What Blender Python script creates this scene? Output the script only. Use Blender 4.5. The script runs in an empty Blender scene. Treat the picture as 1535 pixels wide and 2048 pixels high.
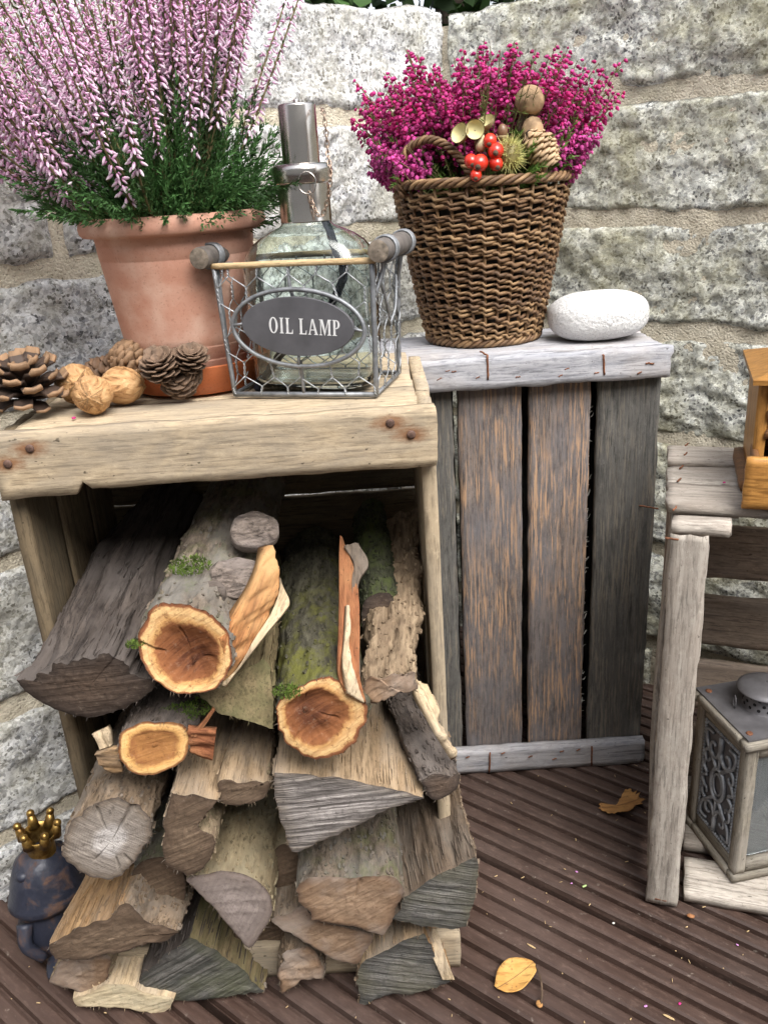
import bpy, bmesh, math, random
import numpy as np
from mathutils import Vector, Matrix
random.seed(7); rng = np.random.default_rng(7)
S = bpy.context.scene
COL = S.collection
# ------------------------------------------------------------------ camera
F, PIT, ROL, H, CX, CY = 1710., math.radians(21.4), math.radians(3.6), .68, 767.5, 1024.
FW = np.array([0, math.cos(PIT), -math.sin(PIT)]); DN = np.array([0, -math.sin(PIT), -math.cos(PIT)]); RT = np.array([1., 0, 0])
cr, sr = math.cos(ROL), math.sin(ROL)
cd = bpy.data.cameras.new('camera'); cam = bpy.data.objects.new('camera', cd); COL.objects.link(cam)
cd.sensor_fit = 'VERTICAL'; cd.sensor_height = 36; cd.lens = 36*F/2048; cd.clip_start = .02; cd.clip_end = 500
r_, u_ = cr*RT+sr*DN, sr*RT-cr*DN
cam.matrix_world = Matrix(((r_[0], u_[0], -FW[0], 0), (r_[1], u_[1], -FW[1], 0), (r_[2], u_[2], -FW[2], H), (0, 0, 0, 1)))
S.camera = cam
# ------------------------------------------------------------------ light: bright overcast
SUN_EL, SUN_AZ = 54, 150      # azimuth clockwise from +Y (behind the photographer, to the right)
w = bpy.data.worlds.new('World'); S.world = w; w.use_nodes = True
wt = w.node_tree; bg = wt.nodes['Background']
sk = wt.nodes.new('ShaderNodeTexSky'); sk.sky_type = 'NISHITA'; sk.sun_disc = False
sk.sun_elevation = math.radians(SUN_EL); sk.sun_rotation = math.radians(SUN_AZ); sk.air_density = 1.; sk.dust_density = 4.; sk.ozone_density = 1.
hs = wt.nodes.new('ShaderNodeHueSaturation'); hs.inputs['Saturation'].default_value = .30
wt.links.new(sk.outputs[0], hs.inputs['Color']); wt.links.new(hs.outputs[0], bg.inputs[0]); bg.inputs[1].default_value = .12
sl = bpy.data.lights.new('sun', 'SUN'); sl.energy = 1.5; sl.angle = math.radians(45); sl.color = (1, .965, .91)
so = bpy.data.objects.new('sun', sl); COL.objects.link(so)
se, sa = math.radians(SUN_EL), math.radians(SUN_AZ)
so.rotation_euler = Vector((-math.sin(sa)*math.cos(se), -math.cos(sa)*math.cos(se), -math.sin(se))).to_track_quat('-Z', 'Y').to_euler()
so.location = (1, -1, 3)
vs = S.view_settings; vs.view_transform = 'Standard'; vs.look = 'None'; vs.gamma = 1; vs.exposure = 1.40; vs.use_curve_mapping = False
S.cycles.denoising_prefilter = 'NONE'; S.cycles.max_bounces = 10; S.cycles.transparent_max_bounces = 16; S.cycles.transmission_bounces = 10; S.cycles.caustics_refractive = False; S.cycles.caustics_reflective = False

# ------------------------------------------------------------------ pixel -> ray helpers (positions come from the surfaces touched)
O3 = np.array([0, 0, H])
def ray(x, y):
    dx, dy = x-CX, y-CY
    return FW*F + RT*(cr*dx-sr*dy) + DN*(sr*dx+cr*dy)
def atz(x, y, z): d = ray(x, y); return O3+d*((z-H)/d[2])
def aty(x, y, Y): d = ray(x, y); return O3+d*(Y/d[1])
def atpl(x, y, p, n): d = ray(x, y); p = np.asarray(p, float); n = np.asarray(n, float); return O3+d*(np.dot(p-O3, n)/np.dot(d, n))

# ------------------------------------------------------------------ numpy value noise
def _h(ix, iy, iz, s):
    n = (ix*374761393+iy*668265263+iz*1440662683+s*974634777) & 0xffffffff
    n = ((n ^ (n >> 13))*1274126177) & 0xffffffff
    n = ((n ^ (n >> 16))*2246822519) & 0xffffffff
    return ((n ^ (n >> 15)) & 0xffffff)/16777215.
def vn(p, s=0):
    p = np.asarray(p, float); i = np.floor(p).astype(np.int64); f = p-i; f = f*f*f*(f*(f*6-15)+10)
    o = 0
    for a in (0, 1):
        wx = f[..., 0] if a else 1-f[..., 0]
        for b in (0, 1):
            wy = f[..., 1] if b else 1-f[..., 1]
            for c in (0, 1):
                wz = f[..., 2] if c else 1-f[..., 2]
                o = o+_h(i[..., 0]+a, i[..., 1]+b, i[..., 2]+c, s)*wx*wy*wz
    return o*2-1
def fbm(p, s=0, o=4, g=.5):
    p = np.asarray(p, float); t = 0; a = 1; n = 0
    for k in range(o): t = t+a*vn(p*(2.03**k)+k*7.3, s+k*13); n += a; a *= g
    return t/n

# ------------------------------------------------------------------ objects
WM = {}
def link(o, M=None, parent=None, label=None, cat=None, group=None, kind=None):
    COL.objects.link(o); M = M if M is not None else Matrix(); WM[o] = M
    if parent is not None:
        o.parent = parent; o.matrix_local = WM[parent].inverted() @ M
    else: o.matrix_local = M
    if label: o['label'] = label
    if cat: o['category'] = cat
    if group: o['group'] = group
    if kind: o['kind'] = kind
    return o
def thing(name, label, cat, loc, group=None, parent=None):
    o = bpy.data.objects.new(name, None); o.empty_display_size = .02
    return link(o, Matrix.Translation(Vector(loc)), parent, label, cat, group)
def mesh(name, v, f, mat, smooth=True, attr=None, col=None):
    me = bpy.data.meshes.new(name)
    v = np.asarray(v, np.float32)
    if isinstance(f, np.ndarray):
        k = f.shape[1]; nf = len(f)
        me.vertices.add(len(v)); me.vertices.foreach_set('co', v.ravel())
        me.loops.add(nf*k); me.loops.foreach_set('vertex_index', f.astype(np.int32).ravel())
        me.polygons.add(nf); me.polygons.foreach_set('loop_start', np.arange(0, nf*k, k, dtype=np.int32))
        me.update(calc_edges=True)
    else: me.from_pydata(v.tolist(), [], [list(map(int, q)) for q in f]); me.update()
    for m in (mat if isinstance(mat, (list, tuple)) else [mat]):
        if m: me.materials.append(m)
    if smooth: me.polygons.foreach_set('use_smooth', [True]*len(me.polygons))
    if attr:
        for n, a in attr.items():
            at = me.attributes.new(n, 'FLOAT', 'POINT'); at.data.foreach_set('value', np.asarray(a, np.float32))
    if col is not None:
        at = me.attributes.new('Col', 'FLOAT_COLOR', 'POINT')
        c = np.ones((len(v), 4), np.float32); c[:, :3] = col; at.data.foreach_set('color', c.ravel())
    return me
def part(name, v, f, mat, parent=None, M=None, smooth=True, attr=None, col=None, **k):
    o = bpy.data.objects.new(name, mesh(name, v, f, mat, smooth, attr, col))
    if M is None and parent is not None:
        M = WM[parent]; inv = np.array(M.inverted()); v = np.asarray(v, float)
        vv = v @ inv[:3, :3].T+inv[:3, 3]
        o.data.vertices.foreach_set('co', vv.astype(np.float32).ravel()); o.data.update()
    return link(o, M, parent, **k)
def frame(c, x, y=None, z=None):
    x = Vector(x).normalized()
    if y is not None: z = x.cross(Vector(y)).normalized(); y = z.cross(x)
    else: z = Vector(z); y = z.cross(x).normalized(); z = x.cross(y)
    c = Vector(c)
    return Matrix(((x.x, y.x, z.x, c.x), (x.y, y.y, z.y, c.y), (x.z, y.z, z.z, c.z), (0, 0, 0, 1)))
def join(*vf):
    V = []; Fc = []; n = 0
    for v, f in vf:
        v = np.asarray(v, float); V.append(v); Fc += [[int(i)+n for i in q] for q in f]; n += len(v)
    return np.vstack(V), Fc
def tube(pts, r, k=6, caps=True, closed=False):
    P = np.asarray(pts, float); n = len(P); r = np.broadcast_to(np.asarray(r, float), (n,))
    if closed: T = np.roll(P, -1, 0)-np.roll(P, 1, 0)
    else: T = np.gradient(P, axis=0)
    T /= np.linalg.norm(T, axis=1)[:, None]+1e-12
    up = np.array([0, 0, 1.]) if abs(T[0][2]) < .9 else np.array([1., 0, 0])
    N = np.zeros_like(P); nn = up-T[0]*np.dot(up, T[0])
    for i in range(n):
        nn = nn-T[i]*np.dot(nn, T[i]); nn /= np.linalg.norm(nn)+1e-12; N[i] = nn
    Bn = np.cross(T, N); a = np.arange(k)*2*math.pi/k
    V = (P[:, None]+r[:, None, None]*(np.cos(a)[None, :, None]*N[:, None]+np.sin(a)[None, :, None]*Bn[:, None])).reshape(-1, 3)
    f = []; m = n if closed else n-1
    for i in range(m):
        j = (i+1) % n
        for q in range(k): f.append((i*k+q, i*k+(q+1) % k, j*k+(q+1) % k, j*k+q))
    if caps and not closed: f.append(tuple(range(k))[::-1]); f.append(tuple((n-1)*k+q for q in range(k)))
    return V, f
def spline(pts, n):
    P = np.asarray(pts, float); m = len(P); Q = np.vstack([2*P[0]-P[1], P, 2*P[-1]-P[-2]])
    out = []
    for t in np.linspace(0, m-1-1e-9, n):
        i = int(t); u = t-i; a, b, c, d = Q[i], Q[i+1], Q[i+2], Q[i+3]
        out.append(.5*((2*b)+(-a+c)*u+(2*a-5*b+4*c-d)*u*u+(-a+3*b-3*c+d)*u**3))
    return np.array(out)
def lathe(prof, k=48, c=(0, 0, 0)):
    pr = np.asarray(prof, float); a = np.arange(k)*2*math.pi/k
    V = np.stack([pr[:, 0][:, None]*np.cos(a), pr[:, 0][:, None]*np.sin(a), np.repeat(pr[:, 1][:, None], k, 1)], -1).reshape(-1, 3)+np.asarray(c)
    f = []
    for i in range(len(pr)-1):
        for q in range(k): f.append((i*k+q, i*k+(q+1) % k, (i+1)*k+(q+1) % k, (i+1)*k+q))
    return V, f
def boxgrid(nx, ny, nz):
    idx = {}; V = []; Fc = []
    def vid(i, j, k):
        t = (i, j, k)
        if t not in idx: idx[t] = len(V); V.append((i/nx-.5, j/ny-.5, k/nz-.5))
        return idx[t]
    for i in range(nx):
        for j in range(ny):
            Fc.append((vid(i, j, 0), vid(i, j+1, 0), vid(i+1, j+1, 0), vid(i+1, j, 0)))
            Fc.append((vid(i, j, nz), vid(i+1, j, nz), vid(i+1, j+1, nz), vid(i, j+1, nz)))
    for i in range(nx):
        for k in range(nz):
            Fc.append((vid(i, 0, k), vid(i+1, 0, k), vid(i+1, 0, k+1), vid(i, 0, k+1)))
            Fc.append((vid(i, ny, k), vid(i, ny, k+1), vid(i+1, ny, k+1), vid(i+1, ny, k)))
    for j in range(ny):
        for k in range(nz):
            Fc.append((vid(0, j, k), vid(0, j, k+1), vid(0, j+1, k+1), vid(0, j+1, k)))
            Fc.append((vid(nx, j, k), vid(nx, j+1, k), vid(nx, j+1, k+1), vid(nx, j, k+1)))
    return np.array(V), Fc
_ps = [0]
def plank(name, parent, mat, c, ax, wd, L, W, T, wear=.0012, r=.0012, end=.0015, fn=None, label=None):
    """weathered board: local X along the grain, Y across, Z thickness"""
    _ps[0] += 1; s = _ps[0]*17
    nx = max(4, min(70, int(L/.006))); ny = max(2, min(14, int(W/.006))); nz = max(2, min(4, int(T/.004)))
    v, f = boxgrid(nx, ny, nz)
    u = v.copy(); p = v*np.array([L, W, T]); hl = np.array([L, W, T])/2
    q = np.clip(p, -(hl-r), hl-r); d = p-q; n = np.linalg.norm(d, axis=1); k = n > r
    p[k] = q[k]+d[k]*(r/n[k])[:, None]
    g = p*np.array([14, 90, 90])+s
    edge = np.abs(u[:, 1])*2
    p[:, 2] += wear*.55*fbm(p*np.array([22, 130, 60])+s, s, 3)*(np.abs(u[:, 2])*2)
    p[:, 1] += np.sign(u[:, 1])*edge**6*wear*1.2*fbm(np.c_[p[:, 0]*45, np.sign(u[:, 1])*3, p[:, 2]*60]+s, s+3, 4)
    p[:, 0] += np.sign(u[:, 0])*(np.abs(u[:, 0])*2)**20*end*fbm(np.c_[np.sign(u[:, 0])*3, p[:, 1]*180, p[:, 2]*90]+s, s+5, 3)
    p[:, 2] += wear*1.5*vn(np.c_[p[:, 0]*3, p[:, 1]*4, 0*p[:, 0]]+s, s+9)
    if fn: p = fn(p, u)
    M = frame(c, ax, wd)
    return part(name, p, f, mat, parent, M, label=label)
# ------------------------------------------------------------------ materials
class B:
    def __init__(s, name):
        s.m = bpy.data.materials.new(name); s.m.use_nodes = True; s.t = s.m.node_tree; s.bs = s.t.nodes['Principled BSDF']
    def n(s, typ, ins=None, out=0, **pr):
        nd = s.t.nodes.new('ShaderNode'+typ)
        for k, v in pr.items(): setattr(nd, k, v)
        for k, v in (ins or {}).items(): s.put(nd.inputs[k], v)
        return nd.outputs[out]
    def put(s, sock, v):
        if isinstance(v, bpy.types.NodeSocket): s.t.links.new(v, sock)
        elif v is not None:
            if isinstance(v, (tuple, list)) and len(v) == 3 and sock.type == 'RGBA': v = (*v, 1)
            sock.default_value = v
    def co(s, scale=(1, 1, 1), rand=True, rot=(0, 0, 0)):
        c = s.n('TexCoord', out=3)
        if rand:
            oi = s.n('ObjectInfo', out=5); r = s.n('Math', {0: oi, 1: 37.}, operation='MULTIPLY')
            c = s.n('VectorMath', {0: c, 1: s.n('CombineXYZ', {0: r, 1: r, 2: r})}, operation='ADD')
        return s.n('Mapping', {'Vector': c, 'Scale': scale, 'Rotation': rot})
    def noise(s, vec, scale=1., detail=4., rough=.55, dist=0., out=0): return s.n('TexNoise', {'Vector': vec, 'Scale': scale, 'Detail': detail, 'Roughness': rough, 'Distortion': dist}, out=out)
    def vor(s, vec, scale, out=0, feature='F1', rnd=1.): return s.n('TexVoronoi', {'Vector': vec, 'Scale': scale, 'Randomness': rnd}, out=out, feature=feature)
    def ramp(s, fac, stops, interp='LINEAR'):
        nd = s.t.nodes.new('ShaderNodeValToRGB'); e = nd.color_ramp; e.interpolation = interp
        while len(e.elements) < len(stops): e.elements.new(.5)
        for el, (p, c) in zip(e.elements, stops):
            el.position = p; el.color = (*c, 1) if isinstance(c, (tuple, list)) else (c, c, c, 1)
        s.put(nd.inputs[0], fac); return nd.outputs[0]
    def mix(s, fac, a, b, mode='MIX'):
        nd = s.t.nodes.new('ShaderNodeMix'); nd.data_type = 'RGBA'; nd.blend_type = mode
        s.put(nd.inputs[0], fac); s.put(nd.inputs[6], a); s.put(nd.inputs[7], b); return nd.outputs[2]
    def ma(s, op, a, b=0., c=False):
        return s.n('Math', {0: a, 1: b}, operation=op, use_clamp=c)
    def attr(s, name, out=2): return s.n('Attribute', attribute_name=name, out=out)
    def bump(s, h, st=.5, d=.001, nrm=None):
        i = {'Height': h, 'Strength': st, 'Distance': d}
        if nrm is not None: i['Normal'] = nrm
        return s.n('Bump', i)
    def end(s, col, rough=.8, nrm=None, **k):
        s.put(s.bs.inputs['Base Color'], col); s.put(s.bs.inputs['Roughness'], rough)
        if nrm is not None: s.put(s.bs.inputs['Normal'], nrm)
        for kk, v in k.items(): s.put(s.bs.inputs[kk.replace('_', ' ')], v)
        return s.m
def flat(name, col, rough=.6, var=.25, scale=60., bump=.2, bd=.0006, **k):
    b = B(name); c = b.co(); n = b.noise(c, scale, 5)
    cc = b.mix(b.ramp(n, [(.3, 0.), (.7, 1.)]), tuple(x*(1-var) for x in col), tuple(min(1, x*(1+var)) for x in col))
    return b.end(cc, rough, b.bump(n, bump, bd), **k)
def wood(name, light, dark, flake=None, flake_amt=.5, patch=None, patch_amt=.5, rough=.85, bump=.5, grain=1., specks=True, stains=()):
    b = B(name); c = b.co((1, 1, 1))
    sc = lambda x, y: b.n('Mapping', {'Vector': c, 'Scale': (x*grain, y*grain, y*grain)})
    g1 = b.noise(sc(10, 150), 1, 6, .66, .25); g2 = b.noise(sc(34, 430), 1, 4, .65, .1); p1 = b.noise(sc(9, 17), 1, 5, .65, .4); iso = b.noise(sc(110, 230), 1, 5, .75)
    col = b.mix(b.ramp(g1, [(.3, 0.), (.68, 1.)]), dark, light)
    col = b.mix(b.ramp(g2, [(.36, .72), (.50, 0.)]), col, tuple(x*.45 for x in dark))
    col = b.mix(b.ramp(iso, [(.30, .6), (.47, 0.)]), col, tuple(x*.55 for x in dark))
    col = b.mix(b.ramp(iso, [(.56, 0.), (.70, .55)]), col, tuple(min(.85, x*1.3) for x in light))
    if patch: col = b.mix(b.ma('MULTIPLY', b.ramp(p1, [(.42, 0.), (.66, 1.)]), patch_amt), col, patch)
    if flake:
        fl = b.noise(sc(24, 430), 1, 5, .68); fm = b.noise(b.n('Mapping', {'Vector': c, 'Scale': (12, 22, 22), 'Location': (5, 3, 1)}), 1, 3)
        k = b.ma('MULTIPLY', b.ramp(fl, [(.50, 0.), (.60, 1.)]), b.ramp(fm, [(.36, .1), (.56, 1.)]))
        col = b.mix(b.ma('MULTIPLY', k, flake_amt), col, flake)
    if specks:
        v = b.noise(b.n('Mapping', {'Vector': c, 'Scale': (160, 260, 260)}), 1, 2, .5)
        col = b.mix(b.ramp(v, [(.70, 0.), (.76, .75)]), col, (.03, .022, .016))
    for (x, y, r) in stains:
        dd = b.n('VectorMath', {0: b.n('VectorMath', {0: b.n('VectorMath', {0: b.n('TexCoord', out=3), 1: (x, y, .005)}, operation='SUBTRACT'), 1: (.45, 1, .2)}, operation='MULTIPLY')}, operation='LENGTH', out=1)
        dn = b.ma('ADD', b.ma('DIVIDE', dd, r), b.ma('MULTIPLY', b.ma('SUBTRACT', iso, .5), 1.2)); col = b.mix(b.ramp(dn, [(.3, .8), (1., 0.)]), col, (.24, .095, .035))
    oi = b.n('ObjectInfo', out=5)
    col = b.mix(1., col, b.ramp(oi, [(0, .78), (1, 1.15)]), 'MULTIPLY')
    h = b.ma('ADD', b.ma('MULTIPLY', g1, .6), b.ma('ADD', b.ma('MULTIPLY', g2, .7), b.ma('MULTIPLY', iso, .5)))
    return b.end(col, rough, b.bump(h, bump, .0012), Specular_IOR_Level=.25)
def granite(name, stain, stain_amt, tint):
    b = B(name); c = b.co(rand=False); n0 = b.noise(c, 90, 3, out=1)
    cw = b.n('VectorMath', {0: c, 1: b.n('VectorMath', {0: n0, 1: (.006, .006, .006)}, operation='MULTIPLY')}, operation='ADD')
    v1 = b.n('SeparateColor', {0: b.vor(cw, 270, 1)}); v2 = b.n('SeparateColor', {0: b.vor(cw, 400, 1)}, out=1)
    T3 = lambda x, y, z: (x*tint[0], y*tint[1], z*tint[2])
    col = b.ramp(v1, [(0, T3(.28, .285, .30)), (.22, T3(.52, .53, .53)), (.50, T3(.70, .705, .695)), (1, T3(.86, .86, .845))])
    col = b.mix(b.ramp(b.noise(c, 150, 5, .7), [(.36, .65), (.46, 0.)]), col, (.36, .365, .37))
    col = b.mix(b.ma('MULTIPLY', b.ramp(v2, [(.13, 1.), (.18, 0.)]), b.ramp(b.noise(c, 40, 3), [(.35, .2), (.6, .95)])), col, (.055, .058, .065))
    st = b.noise(c, 9, 6, .68, .5); st2 = b.noise(c, 34, 5, .65)
    crk = b.noise(b.n('Mapping', {'Vector': c, 'Scale': (26, 26, 48)}), 1, 7, .7, 1.2); col = b.mix(b.ramp(b.n('Math', {0: b.ma('SUBTRACT', crk, .5)}, operation='ABSOLUTE'), [(.005, .6), (.018, 0.)]), col, (.16, .15, .11))
    k = b.ma('MULTIPLY', b.ramp(b.ma('ADD', st, b.ma('MULTIPLY', st2, .45)), [(.62, 0.), (.86, 1.)]), stain_amt)
    col = b.mix(k, col, b.mix(.35, stain, col, 'MULTIPLY'))
    h = b.ma('ADD', b.noise(c, 70, 9, .74), b.ma('MULTIPLY', v1, .10))
    return b.end(col, .8, b.bump(h, .7, .0055), Specular_IOR_Level=.3)
MAT = {}
MAT['granite_l'] = granite('granite_clean', (.50, .475, .36), .5, (.99, 1.0, 1.04))
MAT['granite_r'] = granite('granite_mossy', (.42, .395, .25), .75, (1.0, 1.01, .95))
def _mortar():
    b = B('mortar'); c = b.co(rand=False); n = b.noise(c, 60, 7, .7); n2 = b.noise(c, 420, 3); n3 = b.noise(c, 8, 4)
    col = b.ramp(n, [(.25, (.44, .39, .29)), (.5, (.64, .58, .46)), (.8, (.76, .71, .59))])
    col = b.mix(b.ramp(n2, [(.30, .7), (.42, 0.)]), col, (.12, .10, .07)); col = b.mix(b.ramp(n3, [(.5, 0.), (.75, .6)]), col, (.36, .36, .24))
    return b.end(col, .95, b.bump(b.ma('ADD', n, n2), .8, .004))
MAT['mortar'] = _mortar()
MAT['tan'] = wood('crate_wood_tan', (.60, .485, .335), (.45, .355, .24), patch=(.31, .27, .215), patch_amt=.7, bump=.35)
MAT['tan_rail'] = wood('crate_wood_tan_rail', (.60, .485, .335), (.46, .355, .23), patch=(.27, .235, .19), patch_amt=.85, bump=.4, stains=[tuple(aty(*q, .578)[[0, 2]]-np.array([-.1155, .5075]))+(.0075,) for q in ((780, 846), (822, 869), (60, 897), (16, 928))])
MAT['tan_shade'] = wood('crate_wood_tan_shaded', (.22, .165, .10), (.13, .095, .058), patch=(.10, .085, .06), patch_amt=.6, bump=.35)  # inner-board tan, darkened to paint the crate's interior shade into the colour
MAT['blue'] = wood('weathered_wood_silver', (.52, .52, .55), (.32, .33, .37), patch=(.50, .44, .39), patch_amt=.5, grain=.8)
MAT['flake'] = wood('weathered_slat_brown', (.26, .22, .20), (.115, .098, .092), flake=(.52, .33, .20), flake_amt=.85, patch=(.18, .18, .20), patch_amt=.6, bump=.8, specks=False)
MAT['dslat'] = wood('weathered_slat_dark', (.135, .13, .12), (.066, .065, .062), flake=(.26, .22, .17), flake_amt=.45, patch=(.095, .09, .083), patch_amt=.6, bump=.7, specks=False)
MAT['grey'] = wood('weathered_wood_grey', (.48, .44, .39), (.29, .255, .22), patch=(.37, .31, .26), patch_amt=.5)
MAT['greyd'] = wood('weathered_wood_grey_brown', (.34, .265, .205), (.185, .14, .108), patch=(.27, .23, .20), patch_amt=.5)
def _deck():
    b = B('deck_wood'); c = b.co(); mp = lambda x, y: b.n('Mapping', {'Vector': c, 'Scale': (x, y, y)})
    g = b.noise(mp(10, 160), 1, 5, .62); p = b.noise(mp(6, 9), 1, 5, .6); d = b.noise(mp(120, 150), 1, 4, .6)
    col = b.ramp(g, [(.28, (.022, .012, .009)), (.55, (.052, .031, .024)), (.8, (.094, .062, .050))])
    col = b.mix(b.ramp(p, [(.45, 0.), (.72, .6)]), col, (.105, .074, .063))
    iso = b.noise(mp(90, 200), 1, 6, .75); col = b.mix(b.ramp(iso, [(.30, .7), (.48, 0.)]), col, (.03, .018, .015)); col = b.mix(b.ramp(iso, [(.54, 0.), (.70, .55)]), col, (.17, .115, .093))
    col = b.mix(b.ramp(d, [(.66, 0.), (.76, .8)]), col, (.30, .26, .22))
    col = b.mix(b.ramp(b.n('ObjectInfo', out=5), [(0, 0.), (1, .4)]), col, (.105, .062, .048))
    return b.end(col, b.ramp(p, [(.3, .42), (.7, .7)]), b.bump(g, .5, .001), Specular_IOR_Level=.4)
MAT['deck'] = _deck()
MAT['rust'] = flat('rusty_iron', (.17, .065, .03), .8, .5, 300, .5)
MAT['nail'] = flat('nail_iron', (.10, .055, .04), .7, .5, 400, .5)
MAT['soil'] = flat('soil', (.055, .04, .028), .95, .5, 30, .8, .01)
MAT['dark'] = flat('dark_foliage', (.03, .055, .02), .7, .5, 20)
MAT['trunk'] = flat('trunk_bark', (.08, .06, .045), .9, .5, 30, .8, .01)
# ------------------------------------------------------------------ ground and deck
part('ground', [(-150, -150, -.075), (150, -150, -.075), (150, 150, -.075), (-150, 150, -.075)], [(0, 1, 2, 3)], MAT['soil'], smooth=False, kind='structure')
AR, AL = math.radians(50.7), math.radians(45.6)
CORN = np.array([.1067, 1.226])
dR = np.array([math.sin(AR), -math.cos(AR)]); dL = np.array([-math.sin(AL), -math.cos(AL)])
nR = np.array([dR[1], -dR[0]]); nL = np.array([-dL[1], dL[0]])
if nR[1] > 0: nR = -nR
if nL[1] > 0: nL = -nL
DNV = np.array([math.cos(AR), math.sin(AR)])       # across the boards
deck = thing('deck', 'dark brown grooved timber deck', None, (0, 0, 0)); deck['kind'] = 'structure'; del deck['label']
PW = .1448
prof = []
BW = .139; ng = 7; pitch = BW/ng
for i in range(ng):
    x0 = -BW/2+i*pitch
    for t, z in ((.05, -.0075), (.13, -.0075), (.19, -.0018), (.31, -.0003), (.54, 0), (.79, -.0004), (.92, -.0018), (.985, -.0075)):
        prof.append((x0+t*pitch, z))
prof = [(-BW/2-.0005, -.024), (-BW/2, -.004)]+prof+[(BW/2, -.004), (BW/2+.0005, -.024)]
prof = np.array(prof)
LB = 4.2; NX = 40
xs = np.linspace(-LB/2, LB/2, NX)
dv = np.concatenate([np.c_[np.full(len(prof), x), prof[:, 0], prof[:, 1]] for x in xs]); m = len(prof)
df = [(i*m+j, (i+1)*m+j, (i+1)*m+j+1, i*m+j+1) for i in range(NX-1) for j in range(m-1)]
dmesh = mesh('deck_board', dv, df, MAT['deck'], smooth=False)
line0 = .540*.85     # one board gap, from the photograph
for k in range(-14, 7):
    off = line0+(k+.5)*PW
    along = dR*.25
    c = DNV*off+dR*(np.dot(CORN, dR)+LB/2-.0+.0)*1.0
    # keep the boards' far end under the left wall
    o = bpy.data.objects.new('deck_board', dmesh)
    cc = DNV*off+dR*((np.dot(CORN, dR))+LB/2-.55+random.uniform(-.03, .03))
    if off > np.dot(CORN, DNV)+.02: continue
    link(o, frame((cc[0], cc[1], random.uniform(-.0008, 0)), (dR[0], dR[1], 0), (DNV[0], DNV[1], 0)), deck)
# ------------------------------------------------------------------ granite wall in a corner
wall = thing('granite_wall', 'rough grey granite block wall with sandy mortar joints meeting in a corner', 'wall', (CORN[0], CORN[1], 0))
ZJ = [-.09, .066, .204, .353, .488, .617, .748, .866]
TH = .22
def stone(side, s0, s1, z0, z1, seed, top=False):
    d, n, mt = (dL, nL, MAT['granite_l']) if side == 'L' else (dR, nR, MAT['granite_r'])
    st = .0032 if s0 < .75 and z1 > .03 else .007
    ns, nz = int((s1-s0)/st), int((z1-z0)/st)
    a, bb = np.meshgrid(np.linspace(0, 1, ns), np.linspace(0, 1, nz), indexing='ij')
    s = s0+(s1-s0)*a; z = z0+(z1-z0)*bb
    ed = np.minimum(np.minimum(a*(s1-s0), (1-a)*(s1-s0)), np.minimum(bb*(z1-z0), (1-bb)*(z1-z0)))
    q = np.stack([s*1.0, z, np.full_like(s, seed*3.1)], -1)
    sx = .006*fbm(q*22, seed, 4); zx = .0075*fbm(q*19+50, seed+1, 5, .6)
    s2 = s+sx*np.clip(np.abs(a-.5)*2, 0, 1)**3; z2 = z+zx*np.clip(np.abs(bb-.5)*2, 0, 1)**2
    if top: z2 = z2+bb**4*.010*fbm(q*6+9, seed+8, 3)
    wq = q+.03*np.stack([fbm(q*9, seed+20, 3), fbm(q*9+31, seed+21, 3), 0*a], -1)
    big = fbm(wq*np.array([6, 9, 1]), seed+2, 3)
    bil = np.abs(fbm(wq*np.array([17, 24, 1]), seed+4, 4, .55))
    step = np.floor(fbm(wq*np.array([9, 15, 1])+71, seed+5, 3)*5)/5
    fine = fbm(q*np.array([70, 80, 1]), seed+3, 3, .65)
    rough = 1.0 if side == 'R' else .72
    hgt = .0085+rough*(.0040*big-.0085*(.18-bil)+.0046*step+.0036*fine); hgt = np.maximum(hgt, .0035+.002*fine)
    rim = np.clip(ed/.007, 0, 1)**.5
    hgt = hgt*rim+.001*(1-rim)
    P = np.stack([CORN[0]+d[0]*s2+n[0]*hgt, CORN[1]+d[1]*s2+n[1]*hgt, z2], -1).reshape(-1, 3)
    f = np.array([[i*nz+j, (i+1)*nz+j, (i+1)*nz+j+1, i*nz+j+1] for i in range(ns-1) for j in range(nz-1)])
    if side == 'L': f = f[:, ::-1]
    # back block so that the stone has depth
    nb = len(P); rim_i = [i*nz for i in range(ns)]+[(ns-1)*nz+j for j in range(1, nz)]+[i*nz+nz-1 for i in range(ns-2, -1, -1)]+[j for j in range(nz-2, 0, -1)]
    bk = P[rim_i]-np.array([n[0], n[1], 0])*(TH-.03 if top else .05)
    fs = [(rim_i[i], rim_i[(i+1) % len(rim_i)], nb+(i+1) % len(rim_i), nb+i) for i in range(len(rim_i))]
    if side == 'L': fs = [q[::-1] for q in fs]
    return part('stone', np.vstack([P, bk]), np.vstack([f, np.array(fs)]), mt, wall)
gap = .0078
JL = {0: [0, .30, .62, .98, 1.4], 1: [0, .22, .58, .93, 1.4], 2: [0, .34, .85, 1.4], 3: [0, .40, .90, 1.4], 4: [0, .36, .86, 1.4], 5: [0, .26, .553, .95, 1.4], 6: [.0, .34, .80, 1.4]}
JR = {0: [0, .33, .70, 1.1, 1.5], 1: [0, .20, .53, .88, 1.5], 2: [0, .28, .70, 1.05, 1.5], 3: [0, .09, .62, 1.0, 1.5], 4: [0, .55, 1.1, 1.5], 5: [0, .66, 1.1, 1.5], 6: [.012, .52, .9, 1.5]}
sd = 1
for side, JJ in (('L', JL), ('R', JR)):
    for ci in range(7):
        for a0, a1 in zip(JJ[ci][:-1], JJ[ci][1:]):
            sd += 1
            lo = .006 if ci == 2 else gap
            stone(side, a0+(.005 if a0 else -.004), a1-.005, ZJ[ci]+gap, ZJ[ci+1]-(0 if ci == 6 else (.004 if ci == 2 else gap)), sd, ci == 6)
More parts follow.
